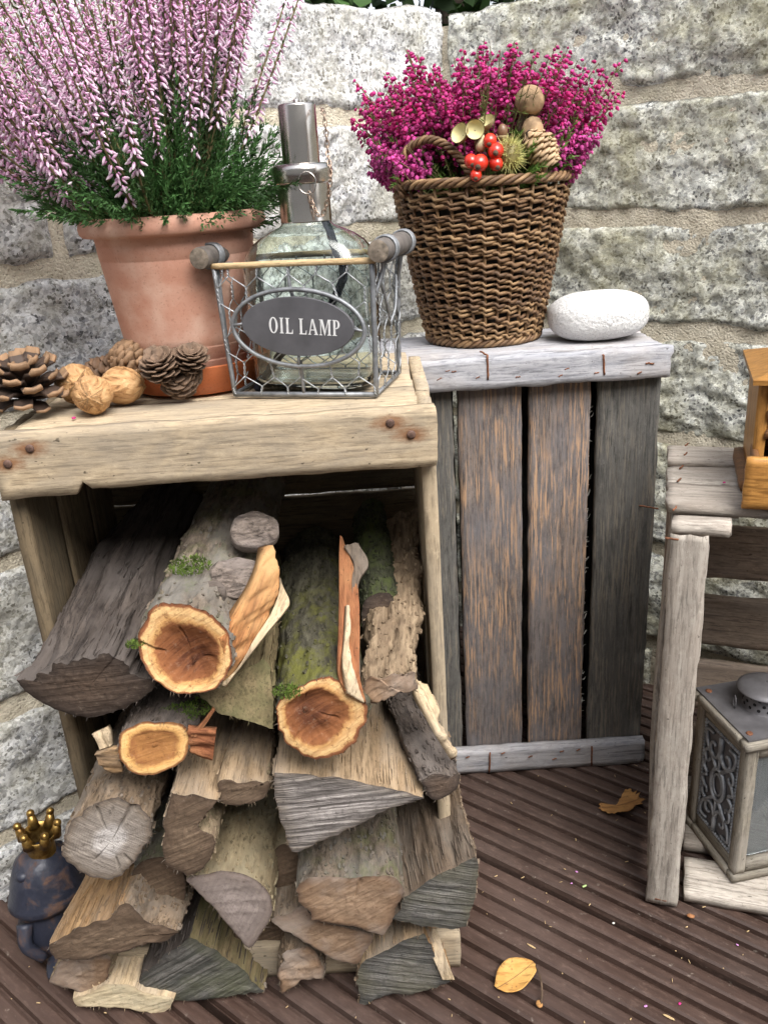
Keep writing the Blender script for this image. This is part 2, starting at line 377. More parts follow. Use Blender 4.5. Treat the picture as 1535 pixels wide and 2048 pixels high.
def mortar(side):
    d, n = (dL, nL) if side == 'L' else (dR, nR)
    ns, nz = 230, 130
    a, bb = np.meshgrid(np.linspace(-.02, 1.42, ns), np.linspace(-.09, .85, nz), indexing='ij')
    q = np.stack([a, bb, np.full_like(a, 5. if side == 'L' else 9.)], -1)
    h = .0030+.0050*fbm(q*26, 3, 5, .65)
    P = np.stack([CORN[0]+d[0]*a+n[0]*h, CORN[1]+d[1]*a+n[1]*h, bb], -1).reshape(-1, 3)
    f = np.array([[i*nz+j, (i+1)*nz+j, (i+1)*nz+j+1, i*nz+j+1] for i in range(ns-1) for j in range(nz-1)])
    if side == 'L': f = f[:, ::-1]
    part('mortar', P, f, MAT['mortar'], wall)
mortar('L'); mortar('R')
# solid core behind the stones
for d, n, nm in ((dL, nL, 'L'), (dR, nR, 'R')):
    c = CORN; p = [c-n*.03-d*.1, c+d*1.5-n*.03, c+d*1.5-n*TH, c-n*TH-d*.1]
    v = [(x[0], x[1], -.09) for x in p]+[(x[0], x[1], .835) for x in p]
    part('wall_core', v, [(0, 1, 2, 3), (4, 7, 6, 5), (0, 4, 5, 1), (1, 5, 6, 2), (2, 6, 7, 3), (3, 7, 4, 0)], MAT['mortar'], wall, smooth=False)
# ------------------------------------------------------------------ crates
X, Y, Z = (1, 0, 0), (0, 1, 0), (0, 0, 1)
def nail(parent, p, nrm, r=.0032, mat=None):
    v, f = lathe([(0.0001, .0012), (r*.6, .0012), (r*.95, .0007), (r, 0), (r*.9, -.001)], 10)
    M = frame(p, Vector(nrm).orthogonal(), None, nrm)
    return part('nail', v, f, mat or MAT['nail'], parent, M)
def staple(parent, a, b, r=.0009, name='staple'):
    a, b = np.array(a), np.array(b); n = 6; P = [a+(b-a)*t+np.array([random.uniform(-1, 1), 0, random.uniform(-1, 1)])*.0004 for t in np.linspace(0, 1, n)]
    v, f = tube(P, r, 6); return part(name, v, f, MAT['rust'], parent)
# --- tan crate, standing on end, open to the front
YF, CX0, CX1, CB = .578, -.272, .041, .783
crate = thing('wooden_crate', 'tan wooden crate standing on end and filled with firewood', 'crate', ((CX0+CX1)/2, .68, 0))
def railfn(p, u):
    # the lower edge is broken out left of a notch
    lo = np.clip(-u[:, 1]*2, 0, 1)**3
    x = p[:, 0]
    p[:, 1] -= lo*(.0055*(x < -.098)*(1-np.clip((x+.157)/.05, 0, 1)*.35)); p[:, 1] += lo*.006*np.exp(-((x+.096)/.0025)**2)
    return p
plank('front_rail', crate, MAT['tan_rail'], ((CX0+CX1)/2, YF+.0055, .5075), X, Z, CX1-CX0, .044, .011, fn=railfn)
for k, (y0, y1) in enumerate(((.5905, .6515), (.6535, .7175), (.7195, .783))):
    plank('top_board', crate, MAT['tan'], ((CX0+CX1)/2, (y0+y1)/2, .5235), X, Y, CX1-CX0-.024, y1-y0, .011)
for sx in (CX0+.0055, CX1-.0055):
    for y0, y1 in ((.5905, .652), (.653, .718), (.719, .782)):
        plank('side_board', crate, MAT['tan_shade'] if sx < 0 else MAT['tan'], (sx, (y0+y1)/2, .2630), Z, Y, .524, y1-y0-.001, .011, wear=.0007)
for z0, z1 in ((.012, .135), (.138, .262), (.265, .3925), (.397, .516)):
    plank('back_board', crate, MAT['tan_shade'], ((CX0+CX1)/2, .789, (z0+z1)/2), X, Z, CX1-CX0, z1-z0, .010)
for y0, y1 in ((.5905, .652), (.654, .718), (.720, .782)):
    plank('floor_board', crate, MAT['tan_shade'], ((CX0+CX1)/2, (y0+y1)/2, .008), X, Y, CX1-CX0-.024, y1-y0, .011)
plank('front_rail', crate, MAT['tan'], ((CX0+CX1)/2+.002, YF+.0055, .0205), X, Z, CX1-CX0+.004, .040, .011)
for px in ((780, 846), (822, 869), (60, 897), (16, 928)):
    p = aty(*px, YF-.0008); nail(crate, p, (0, -1, 0))
# --- grey crate, standing on end, closed side to the front
GY = .8475
gc = thing('wooden_crate', 'weathered grey brown slatted crate standing on end beneath the wicker basket', 'crate', (.16, .93, 0))
ZG = .507
plank('top_rail', gc, MAT['blue'], (.146, GY+.006, .4905), X, Z, .302, .032, .012, wear=.002, end=.004)
plank('bottom_rail', gc, MAT['blue'], (.160, GY+.006, .0165), X, Z, .27, .033, .012, wear=.0018, end=.003)
for x0, x1, mm in ((.018, .0775, 'dslat'), (.0825, .1495, 'flake'), (.1570, .2210, 'flake'), (.2285, .2930, 'dslat')):
    plank('slat', gc, MAT[mm], ((x0+x1)/2, GY+.0185, .2535), Z, X, .497, x1-x0, .010, wear=.0013)
for y0, y1 in ((.8605, .925), (.9275, .99)):
    plank('top_board', gc, MAT['blue'], (.142, (y0+y1)/2, .5015), X, Y, .296, y1-y0, .011, wear=.0015, end=.004)
for x0, x1 in ((.030, .09), (.094, .155), (.16, .22), (.225, .288)):
    plank('back_board', gc, MAT['dslat'], ((x0+x1)/2, .992, .247), Z, X, .49, x1-x0, .010)
for sx in (.012, .290):
    for y0, y1 in ((.871, .925), (.928, .985)):
        plank('side_board', gc, MAT['dslat'], (sx, (y0+y1)/2, .247), Z, Y, .49, y1-y0, .010)
for px, dz in ((974, .03), (1206, .03)):
    a = aty(px, 710, GY-.0030); b = aty(px+1, 760 if px < 1000 else 750, GY-.0026)
    staple(gc, a, b, .0011); staple(gc, a, a+np.array([-.006, .008, .0022]), .001)
for px in ((878, 759), (907, 742), (955, 755), (895, 740), (1035, 753), (1053, 731), (1120, 752), (1133, 737), (1192, 745), (1278, 746), (1302, 726), (1294, 726)):
    a = aty(*px, GY-.0021); staple(gc, a-np.array([.0022, 0, .0007]), a+np.array([.0022, 0, random.uniform(-.001, .002)]), .0008)
for px in (979, 1183):
    staple(gc, aty(px, 1505 if px < 1000 else 1492, GY-.0024), aty(px-1, 1545 if px < 1000 else 1530, GY-.0024), .001)
for px in ((935, 1515), (1005, 1507), (1060, 1513), (1108, 1518), (1123, 1503), (1155, 1500)):
    a = aty(*px, GY-.0021); staple(gc, a-np.array([.0022, 0, .0005]), a+np.array([.0022, 0, .001]), .0008)
a = aty(1278, 1011, GY+.012); staple(gc, a, a+np.array([.016, -.012, .0]), .0009, 'wire_nail')
# --- third crate: shelf on the right
A3 = math.radians(19); e1 = np.array([math.cos(A3), -math.sin(A3), 0]); e2 = np.array([math.sin(A3), math.cos(A3), 0]); k3 = np.array([0, 0, 1.])
O3c = np.array([.233, .6385, 0])
c3 = thing('wooden_crate', 'pale grey slatted crate used as a shelf over the lantern', 'crate', O3c+e1*.2+e2*.1)
def P3(a, b, z): return O3c+e1*a+e2*b+k3*z
plank('post', c3, MAT['grey'], P3(.0145, .010, .1985), k3, e1, .394, .0295, .019, wear=.0018, end=.003)
plank('post', c3, MAT['grey'], P3(.435, .010, .1985), k3, e1, .394, .0295, .019, wear=.0018, end=.003)
def bow(p, u):
    p[:, 1] += 0; p[:, 2] += .007*np.cos(u[:, 0]*math.pi*.95)-.004; return p
plank('side_board', c3, MAT['grey'], P3(.002, .045, .203), k3, e2, .375, .050, .008, wear=.0018, fn=bow)
plank('side_board', c3, MAT['greyd'], P3(.002, .101, .203), k3, e2, .375, .054, .008)
plank('side_board', c3, MAT['greyd'], P3(.002, .160, .203), k3, e2, .375, .056, .008)
plank('top_batten', c3, MAT['grey'], P3(.023, .0095, .4005), e1, e2, .046, .021, .010, wear=.0015, end=.003)
for b0, b1, tw in ((.0225, .076, .0), (.090, .136, .014), (.145, .190, -.004)):
    def shear(p, u, tw=tw): p[:, 1] += tw*(u[:, 0]); return p
    plank('top_slat', c3, MAT['grey'], P3(.21, (b0+b1)/2, .4065+random.uniform(-.0008, .0008)), e1, e2, .43, b1-b0, .009, wear=.0014, end=.003, fn=shear)
plank('under_batten', c3, MAT['grey'], P3(.030, .12, .3975), e2, e1, .15, .05, .008)
for z0, z1 in ((.012, .083), (.104, .165), (.186, .245), (.266, .325), (.345, .39)):
    plank('back_slat', c3, MAT['greyd'], P3(.215, .196, (z0+z1)/2), e1, k3, .43, z1-z0, .008)
plank('floor_board', c3, MAT['grey'], P3(.235, .035, .0065), e1, e2, .40, .050, .011, wear=.0014)
plank('floor_board', c3, MAT['grey'], P3(.235, .105, .0065), e1, e2, .40, .055, .011)
plank('floor_board', c3, MAT['grey'], P3(.235, .165, .0065), e1, e2, .40, .055, .011)
for px, yy in (((1340, 1077), 0), ((1318, 1798), 0)):
    a = atpl(*px, O3c-e2*.0004, e2); staple(c3, a-e1*.004, a+e1*.0065, .0011)
for px in ((1372, 889), (1370, 908), (1362, 934), (1357, 960), (1357, 987), (1348, 1017)):
    a = atz(*px, .4117); d = e1*.3+e2*.95; staple(c3, a-d*.005, a+d*.005, .0008)
# ------------------------------------------------------------------ firewood
def bark(name, light, dark, moss=None, moss_amt=0., fur=1., grey=None, bump=.8, rough=.9):
    b = B(name); c = b.co(); mp = lambda x, y: b.n('Mapping', {'Vector': c, 'Scale': (x, y, y)})
    g = b.noise(mp(26*fur, 75*fur), 1, 6, .66, .6); g2 = b.noise(mp(120, 300), 1, 5, .7); p = b.noise(mp(16, 20), 1, 4, .6)
    col = b.mix(b.ramp(g, [(.34, 0.), (.64, 1.)]), dark, light)
    col = b.mix(b.ramp(g2, [(.34, .85), (.48, 0.)]), col, tuple(x*.4 for x in dark))
    col = b.mix(b.ramp(g2, [(.55, 0.), (.70, .6)]), col, tuple(x*1.35 for x in light))
    if grey: col = b.mix(b.ramp(p, [(.45, 0.), (.62, .7)]), col, grey)
    if moss:
        mm = b.noise(mp(30, 34), 1, 7, .72); m2 = b.noise(mp(9, 9), 1, 3)
        k = b.ma('MULTIPLY', b.ramp(mm, [(.46, 0.), (.60, 1.)]), b.ma('MULTIPLY', b.ramp(m2, [(.34, 0.), (.55, 1.)]), moss_amt))
        col = b.mix(k, col, moss)
    h = b.ma('ADD', g, b.ma('MULTIPLY', g2, .4))
    return b.end(col, rough, b.bump(h, bump, .003), Specular_IOR_Level=.2)
def split(name, light, dark, patch=None, pa=.5, bump=.6, fib=1.):
    b = B(name); c = b.co(); mp = lambda x, y: b.n('Mapping', {'Vector': c, 'Scale': (x, y, y)})
    g = b.noise(mp(9*fib, 130*fib), 1, 5, .6, .2); g2 = b.noise(mp(36, 420), 1, 5, .68); iso = b.noise(mp(120, 220), 1, 5, .75); p = b.noise(mp(14, 26), 1, 4, .6)
    col = b.mix(b.ramp(g, [(.3, 0.), (.68, 1.)]), dark, light); col = b.mix(b.ramp(g2, [(.36, .8), (.50, 0.)]), col, tuple(x*.45 for x in dark)); col = b.mix(b.ramp(iso, [(.30, .6), (.46, 0.)]), col, tuple(x*.5 for x in dark)); col = b.mix(b.ramp(iso, [(.57, 0.), (.72, .5)]), col, tuple(min(.85, x*1.3) for x in light))
    if patch: col = b.mix(b.ma('MULTIPLY', b.ramp(p, [(.42, 0.), (.62, 1.)]), pa), col, patch)
    sp = b.noise(mp(300, 380), 1, 2); col = b.mix(b.ramp(sp, [(.68, 0.), (.74, .7)]), col, (.025, .02, .015))
    return b.end(col, .88, b.bump(b.ma('ADD', g, b.ma('MULTIPLY', g2, .6)), bump, .0016), Specular_IOR_Level=.2)
def cutm(name, stops, ringc=(.05, .03, .02), ring=.35, saw=0., saw_rot=0., sawc=(.1, .08, .07), rings=60, rough=.85, nz=.16, bump=.5, grime=None):
    b = B(name); c = b.co(); rad = b.attr('rad'); c0 = b.co(rand=False)
    n = b.noise(b.n('Mapping', {'Vector': c, 'Scale': (46, 46, 46)}), 1, 6, .7, .6)
    r = b.ma('ADD', rad, b.ma('MULTIPLY', b.ma('MULTIPLY', b.ma('SUBTRACT', n, .5), nz), b.ma('SUBTRACT', 1.15, b.ma('POWER', rad, 3.))))
    col = b.ramp(r, stops)
    w = b.ma('SINE', b.ma('MULTIPLY', b.ma('ADD', rad, b.ma('MULTIPLY', n, .06)), rings))
    col = b.mix(b.ma('MULTIPLY', b.ramp(w, [(.45, 0.), (1., 1.)]), ring), col, ringc)
    h = n
    f1 = b.noise(b.n('Mapping', {'Vector': c, 'Scale': (260, 260, 260)}), 1, 5, .75); col = b.mix(b.ramp(f1, [(.32, .75), (.46, 0.)]), col, tuple(x*.6 for x in ringc)); col = b.mix(b.ramp(f1, [(.56, 0.), (.72, .12)]), col, (.78, .66, .50))
    if saw:
        mp = b.n('Mapping', {'Vector': b.n('Mapping', {'Vector': c, 'Rotation': (saw_rot, 0, 0)}), 'Scale': (30, 14, 330)})
        sn = b.noise(mp, 1, 4, .6, .15); col = b.mix(b.ma('MULTIPLY', b.ramp(sn, [(.42, 1.), (.58, 0.)]), saw), col, sawc); h = b.ma('ADD', h, b.ma('MULTIPLY', sn, 1.5))
    if grime:
        gg = b.noise(b.n('Mapping', {'Vector': c, 'Scale': (22, 22, 22), 'Location': (3, 8, 1)}), 1, 4); col = b.mix(b.ramp(gg, [(.45, 0.), (.68, .7)]), col, grime)
    return b.end(col, rough, b.bump(h, bump, .0016), Specular_IOR_Level=.25)
MAT['bk_brown'] = bark('bark_brown', (0.246, 0.180, 0.123), (0.094, 0.066, 0.043), grey=(0.213, 0.184, 0.156))
MAT['bk_tan'] = bark('bark_tan', (0.312, 0.238, 0.160), (0.139, 0.098, 0.066), fur=1.4, moss=(0.131, 0.131, 0.066), moss_amt=.4)
MAT['bk_moss'] = bark('bark_mossy', (0.123, 0.115, 0.082), (0.045, 0.041, 0.030), moss=(0.127, 0.127, 0.029), moss_amt=.9, fur=1.3)
MAT['bk_dkmoss'] = bark('bark_dark_mossy', (0.070, 0.074, 0.045), (0.025, 0.026, 0.018), moss=(0.074, 0.094, 0.029), moss_amt=.8, fur=1.3)
MAT['bk_grey'] = bark('bark_grey_brown', (0.205, 0.164, 0.127), (0.078, 0.061, 0.047), grey=(0.180, 0.172, 0.156), fur=1.2, moss=(0.107, 0.139, 0.033), moss_amt=.35)
MAT['bk_smooth'] = bark('bark_smooth_olive', (0.279, 0.226, 0.139), (0.164, 0.123, 0.074), fur=.7, bump=.3, grey=(0.221, 0.193, 0.131))
MAT['bk_dark'] = bark('bark_dark', (0.127, 0.102, 0.086), (0.041, 0.033, 0.028), grey=(0.156, 0.135, 0.123), fur=1.1)
MAT['sp_dark'] = split('split_dark', (0.096, 0.078, 0.067), (0.036, 0.029, 0.026), (0.120, 0.104, 0.096), .6)
MAT['sp_tan'] = split('split_tan', (0.424, 0.312, 0.200), (0.272, 0.188, 0.112), (0.288, 0.248, 0.208), .6)
MAT['sp_honey'] = split('split_honey', (0.352, 0.224, 0.112), (0.216, 0.128, 0.064), (0.216, 0.176, 0.136), .5)
MAT['sp_brown'] = split('split_brown', (0.192, 0.144, 0.104), (0.096, 0.068, 0.048), (0.192, 0.168, 0.144), .5)
MAT['sp_fresh'] = split('split_fresh_orange', (.44, .21, .08), (.23, .082, .032), (.56, .36, .17), .7, bump=1.)
MAT['sp_red'] = split('split_fresh_red', (.32, .13, .06), (.17, .055, .027), (.42, .22, .10), .5, bump=1.)
MAT['sp_pale'] = split('split_pale', (.62, .49, .32), (.45, .33, .20), (.40, .34, .27), .5)
MAT['sp_fibre'] = split('split_fibrous', (0.368, 0.280, 0.184), (0.200, 0.140, 0.088), (0.136, 0.096, 0.064), .7, bump=1., fib=1.6)
MAT['sp_olive'] = split('split_olive', (0.240, 0.188, 0.104), (0.136, 0.100, 0.056), (0.104, 0.104, 0.048), .7)
FR = [(0, (.055, .018, .009)), (.30, (.085, .028, .012)), (.50, (.16, .058, .022)), (.66, (.21, .080, .030)), (.73, (.50, .28, .105)), (.85, (.64, .43, .20)), (.93, (.60, .38, .17)), (.955, (.22, .08, .035)), (1, (.06, .025, .015))]
MAT['cut_fresh'] = cutm('cut_fresh', FR, (.16, .055, .02), .22, saw=.35, saw_rot=.5, sawc=(.27, .105, .04), rings=46, nz=.5)
FR2 = [(0, (.20, .080, .025)), (.45, (.28, .125, .040)), (.62, (.22, .088, .03)), (.74, (.58, .33, .115)), (.90, (.64, .41, .17)), (.95, (.20, .08, .03)), (1, (.08, .035, .02))]
MAT['cut_fresh2'] = cutm('cut_fresh_amber', FR2, (.2, .08, .03), .15, saw=.3, saw_rot=.2, sawc=(.4, .2, .07), nz=.5)
GR = [(0, (.52, .49, .47)), (.30, (.46, .43, .41)), (.46, (.27, .235, .205)), (.80, (.235, .20, .17)), (.92, (.17, .135, .105)), (1, (.07, .05, .04))]
MAT['cut_grey'] = cutm('cut_weathered_grey', GR, (.10, .08, .07), .35, saw=.3, saw_rot=-.6, sawc=(.15, .13, .11), rings=110, nz=.10)
SW = [(0, (.40, .365, .35)), (.7, (.34, .31, .29)), (.93, (.27, .235, .20)), (1, (.14, .11, .09))]
MAT['cut_saw'] = cutm('cut_saw_marks_grey', SW, (.12, .10, .095), .12, saw=.9, saw_rot=.06, sawc=(.10, .088, .082), rings=22, bump=1.)
DG = [(0, (.21, .20, .185)), (.7, (.155, .148, .138)), (1, (.07, .065, .06))]
MAT['cut_dgrey'] = cutm('cut_dark_grey_green', DG, (.05, .05, .045), .2, saw=.9, saw_rot=.55, sawc=(.045, .046, .04), bump=1., grime=(.115, .12, .07))
MAT['cut_dgrey2'] = cutm('cut_dark_grey_flat', DG, (.05, .05, .045), .2, saw=.8, saw_rot=-.25, sawc=(.05, .05, .045), bump=1., grime=(.14, .13, .09))
DB = [(0, (0.107, 0.072, 0.051)), (.55, (0.086, 0.060, 0.045)), (.9, (0.057, 0.041, 0.033)), (1, (0.029, 0.022, 0.018))]
MAT['cut_dbrown'] = cutm('cut_dark_brown', DB, (.03, .022, .018), .3, saw=.4, saw_rot=.05, sawc=(.05, .036, .028), rings=30)
BR = [(0, (0.197, 0.139, 0.094)), (.6, (0.156, 0.107, 0.072)), (.93, (0.107, 0.072, 0.049)), (1, (0.049, 0.033, 0.025))]
MAT['cut_brown'] = cutm('cut_brown', BR, (.07, .05, .035), .3, saw=.6, saw_rot=.4, sawc=(.09, .062, .042), rings=30)
PP = [(0, (0.303, 0.254, 0.234)), (.6, (0.271, 0.226, 0.205)), (.93, (0.205, 0.164, 0.143)), (1, (0.074, 0.053, 0.041))]
MAT['cut_mauve'] = cutm('cut_mauve_grey', PP, (.17, .13, .12), .35, saw=.45, saw_rot=1.1, sawc=(.19, .155, .14), rings=40)
TN = [(0, (0.328, 0.226, 0.148)), (.5, (0.283, 0.193, 0.127)), (.85, (0.254, 0.164, 0.102)), (1, (0.082, 0.049, 0.033))]
MAT['cut_tan'] = cutm('cut_tan_brown', TN, (.17, .10, .06), .25, saw=.45, saw_rot=.5, sawc=(.18, .115, .075), rings=24, grime=(.36, .31, .27))
MAT['cut_pale'] = cutm('cut_pale_yellow', [(0, (.66, .56, .38)), (.8, (.60, .50, .33)), (1, (.40, .31, .2))], (.3, .24, .15), .12, saw=.25, saw_rot=.3, sawc=(.42, .36, .24), grime=(.42, .39, .29))
MAT['knot'] = bark('callus_knot', (.25, .205, .175), (.07, .055, .047), grey=(.235, .20, .185), fur=2.2, bump=1.)
MAT['mossy'] = flat('moss', (.11, .17, .025), .9, .6, 200)

def z5(*p): return [(x*.3648, 950+y*.3648) for x, y in p]
def z6(*p): return [(500+x*.3127, 950+y*.3127) for x, y in p]
def z7(*p): return [(x*.3648, 1400+y*.3648) for x, y in p]
def z8(*p): return [(480+x*.33876, 1400+y*.33876) for x, y in p]
LOGS = {}
def log(key, label, px, Yf, mats, cut, ax=(0, 1, 0), L=.22, nrm=(0, -1, .0), taper=.0, amp=.0016, smooth=1, heart=(0, 0), cracks=(), seg=None, name='firewood_log', facet=.0012, round_=True, cutamp=.0008, hollow=0.):
    """px: outline of the sawn end traced in the photograph; Yf: its distance. mats: one material for the whole mantle,
    or a list of (first outline index, material, part name) runs."""
    sd = len(LOGS)*31+5
    n = Vector(nrm).normalized(); nn = np.array(n)
    cx = np.mean([p[0] for p in px]); cy = np.mean([p[1] for p in px])
    p0 = aty(cx, cy, Yf)
    P = np.array([atpl(x, y, p0, nn) for x, y in px])
    A = np.array(Vector(ax).normalized())
    # resample the outline, keeping run indices
    runs = mats if isinstance(mats, list) else [(0, mats, 'bark')]
    m = len(P); step = .0018 if cracks else .0023
    pts = []; own = []
    def owner(i):
        o = len(runs)-1
        for k, (st, _, _) in enumerate(runs):
            if i >= st: o = k
        return o if i >= runs[0][0] else len(runs)-1
    for i in range(m):
        a, b_, c_, d_ = P[i-1], P[i], P[(i+1) % m], P[(i+2) % m]
        isround = 'split' not in runs[owner(i)][2]
        k = max(1, int(round(np.linalg.norm(c_-b_)/step)))
        for j in range(k):
            u = j/k
            if isround and round_: q = .5*((2*b_)+(-a+c_)*u+(2*a-5*b_+4*c_-d_)*u*u+(-a+3*b_-3*c_+d_)*u**3)
            else: q = b_+(c_-b_)*u
            pts.append(q); own.append(owner(i))
    Q = np.array(pts); own = np.array(own); K = len(Q)
    cen = Q.mean(0)
    root = thing(name, label, 'firewood', cen)
    Ym = np.cross([0, 0, 1.], A); Ym /= np.linalg.norm(Ym); Zm = np.cross(A, Ym)
    M = Matrix(((A[0], Ym[0], Zm[0], cen[0]), (A[1], Ym[1], Zm[1], cen[1]), (A[2], Ym[2], Zm[2], cen[2]), (0, 0, 0, 1)))
    R3 = np.array([A, Ym, Zm])
    loc = (Q-cen) @ R3.T                    # local coords of rim
    tang = np.roll(loc, -1, 0)-np.roll(loc, 1, 0)
    out = np.cross(np.array([1., 0, 0]), tang); out /= np.linalg.norm(out, axis=1)[:, None]+1e-9
    if np.mean(np.sum(out*loc, 1)) < 0: out = -out
    isb = np.array(['split' not in runs[o][2] for o in own])
    nr = max(8, int(L/.0032)); V = []
    ts = np.linspace(0, 1, nr)**1.05*L
    bx = vn(np.c_[ts*5, 0*ts+sd, 0*ts], sd)*.006; by = vn(np.c_[ts*5, 0*ts+sd+9, 0*ts], sd+1)*.005
    for i, t in enumerate(ts):
        g = loc*np.array([1, 1-taper*t/L, 1-taper*t/L])
        g = g+np.array([t, bx[i]-bx[0], by[i]-by[0]])
        q = np.c_[g[:, 0]*26, g[:, 1]*75, g[:, 2]*75]+sd
        rd = (1-np.abs(fbm(q, sd, 4))*2.4)
        db = amp*1.35*(rd-.3)+amp*1.9*fbm(np.c_[g[:, 0]*14, g[:, 1]*22, g[:, 2]*22]+sd+40, sd+2, 3)
        db = db+amp*.8*fbm(np.c_[g[:, 0]*110, g[:, 1]*230, g[:, 2]*230]+sd+7, sd+8, 2)
        dsn = .0006*fbm(np.c_[g[:, 0]*14, g[:, 1]*330, g[:, 2]*330]+sd+3, sd+9, 2)+facet*2.0*fbm(np.c_[g[:, 0]*9, g[:, 1]*110, g[:, 2]*110]+sd, sd+4, 4)+facet*1.8*fbm(np.c_[g[:, 0]*12, g[:, 1]*20, g[:, 2]*20]+sd, sd+6, 2)
        dd = np.where(isb, db, dsn)
        fr = min(1, .7+t/.015)
        V.append(g+out*(dd*fr)[:, None])
    V = np.array(V)          # nr x K x 3
    for k, (st, mt, nm) in enumerate(runs):
        idx = np.where(own == k)[0]
        if len(idx) == 0: continue
        if len(idx) == K: cols = list(range(K))+[0]
        else:
            # rotate so that the run is contiguous
            brk = np.where(np.diff(idx) > 1)[0]
            if len(brk): idx = np.r_[idx[brk[0]+1:], idx[:brk[0]+1]]
            cols = list(idx)+[(idx[-1]+1) % K]
        kk = len(cols); vv = V[:, cols, :].reshape(-1, 3)
        ff = np.array([[i*kk+j, i*kk+j+1, (i+1)*kk+j+1, (i+1)*kk+j] for i in range(nr-1) for j in range(kk-1)])
        e = np.cross(loc[1]-loc[0], [1., 0, 0])
        part(nm, vv, ff if np.dot(np.cross(V[0, cols[1]]-V[0, cols[0]], V[1, cols[0]]-V[0, cols[0]]), out[cols[0]]) > 0 else ff[:, ::-1], mt, root, M)
    # back end
    bk = np.vstack([V[-1], V[-1].mean(0)]); part('back_end', bk, [(j, (j+1) % K, K) for j in range(K)], runs[0][1], root, M, smooth=False)
    # sawn end
    rim = V[0]; hc = rim.mean(0)+np.array([0, heart[0], heart[1]]); nr2 = 16
    fr = np.linspace(1, .06, nr2); W = []; rad = []
    for q in fr: W.append(hc+(rim-hc)*q); rad += [q]*K
    W = np.vstack(W); rad = np.array(rad)
    dz = cutamp*1.2*fbm(W*90+sd, sd+11, 4)+.0005*fbm(np.c_[W[:, 0]*20, W[:, 1]*26, W[:, 2]*260]+sd, sd+12, 3)
    inner = np.clip((1-rad)*8, 0, 1)
    W[:, 0] += dz*inner-.0006*inner+hollow*np.clip(1-rad/.68, 0, 1)**.7*(1+.5*fbm(W*60+sd, sd+14, 3))
    ang = np.arctan2(W[:, 2]-hc[2], W[:, 1]-hc[1])
    for (a0, r0, r1, dep) in cracks:
        a0 = math.radians(a0); da = np.abs((ang-a0+math.pi) % (2*math.pi)-math.pi)
        wd = 1.05*math.pi/K
        on = (da < wd) & (rad > r0) & (rad < r1); W[on, 0] += dep
    ctr = hc.copy(); W = np.vstack([W, ctr]); rad = np.r_[rad, 0]
    ff = [(i*K+j, i*K+(j+1) % K, (i+1)*K+(j+1) % K, (i+1)*K+j) for i in range(nr2-1) for j in range(K)]+[((nr2-1)*K+j, (nr2-1)*K+(j+1) % K, nr2*K) for j in range(K)]
    c0 = W[ff[0][1]]-W[ff[0][0]]; c1 = W[ff[0][3]]-W[ff[0][0]]
    if np.cross(c0, c1)[0] > 0: ff = [q[::-1] for q in ff]
    part('sawn_end', W, ff, cut, root, M, attr={'rad': rad})
    rgf = np.random.default_rng(sd); Vs = []
    for _ in range(22):
        i = rgf.integers(K); p = V[0][i]; d = np.array([rgf.uniform(-1.2, .2), 0, -.3])+out[i]*rgf.uniform(-.1, .9)+rgf.normal(size=3)*.35; d /= np.linalg.norm(d); l = rgf.uniform(.0008, .0042)
        Vs.append(tube([p, p+d*l*.5+rgf.normal(size=3)*.0004, p+d*l], [rgf.uniform(.0002, .0006), .00025, .00006], 3, False))
    fv, ff_ = join(*Vs); part('torn_fibres', fv, ff_, runs[-1][1] if isinstance(mats, list) else MAT['sp_brown'], root, M, kind='stuff')
    # loose bark plates and lifted slivers
    for kind_, sel in (('bark_flakes', isb), ('slivers', ~isb)):
        cols_ = np.where(sel)[0]
        if len(cols_) < 4: continue
        Fv, Ff = [], []; area = len(cols_)*.0023*L
        cnt = int(area*(22000 if kind_ == 'bark_flakes' else 9000)*(min(1.6, amp/.0012) if kind_ == 'bark_flakes' else 1))
        for _ in range(min(cnt, 420)):
            j = cols_[rgf.integers(len(cols_))]; i = int(rgf.integers(0, nr-3)); p = V[i, j]; nm_ = out[j]; tx = V[i+1, j]-p; tx /= np.linalg.norm(tx)+1e-9; ty = np.cross(nm_, tx); bx0 = ts[i]
            if kind_ == 'bark_flakes': l, w_, lift, n_ = rgf.uniform(.002, .0075), rgf.uniform(.0012, .0034), rgf.uniform(.0001, .0009), 6
            else: l, w_, lift, n_ = rgf.uniform(.006, .028), rgf.uniform(.0003, .0011), rgf.uniform(.0, .0008), 4
            tl_ = rgf.normal(0, .10); k = len(Fv)
            if bx0 < l*.62: p = p+tx*(l*.62-bx0)
            for q in range(n_):
                a = 2*math.pi*q/n_+rgf.uniform(-.3, .3); r1 = rgf.uniform(.7, 1.15); x_, y_ = math.cos(a)*l*.5*r1, math.sin(a)*w_*.5*r1
                Fv.append(p+tx*x_+ty*y_+nm_*(lift+.0004+x_*tl_))
            for q in range(n_): Fv.append(Fv[k+q]-nm_*(lift+.0012))
            Ff.append(tuple(range(k, k+n_))); Ff += [(k+q, k+n_+q, k+n_+(q+1) % n_, k+(q+1) % n_) for q in range(n_)]
        mt_ = [r_ for r_ in runs if ('split' not in r_[2]) == (kind_ == 'bark_flakes')][0][1]
        part(kind_, Fv, Ff, mt_, root, M, smooth=False, kind='stuff')
    LOGS[key] = (root, M, V, loc)
    return root
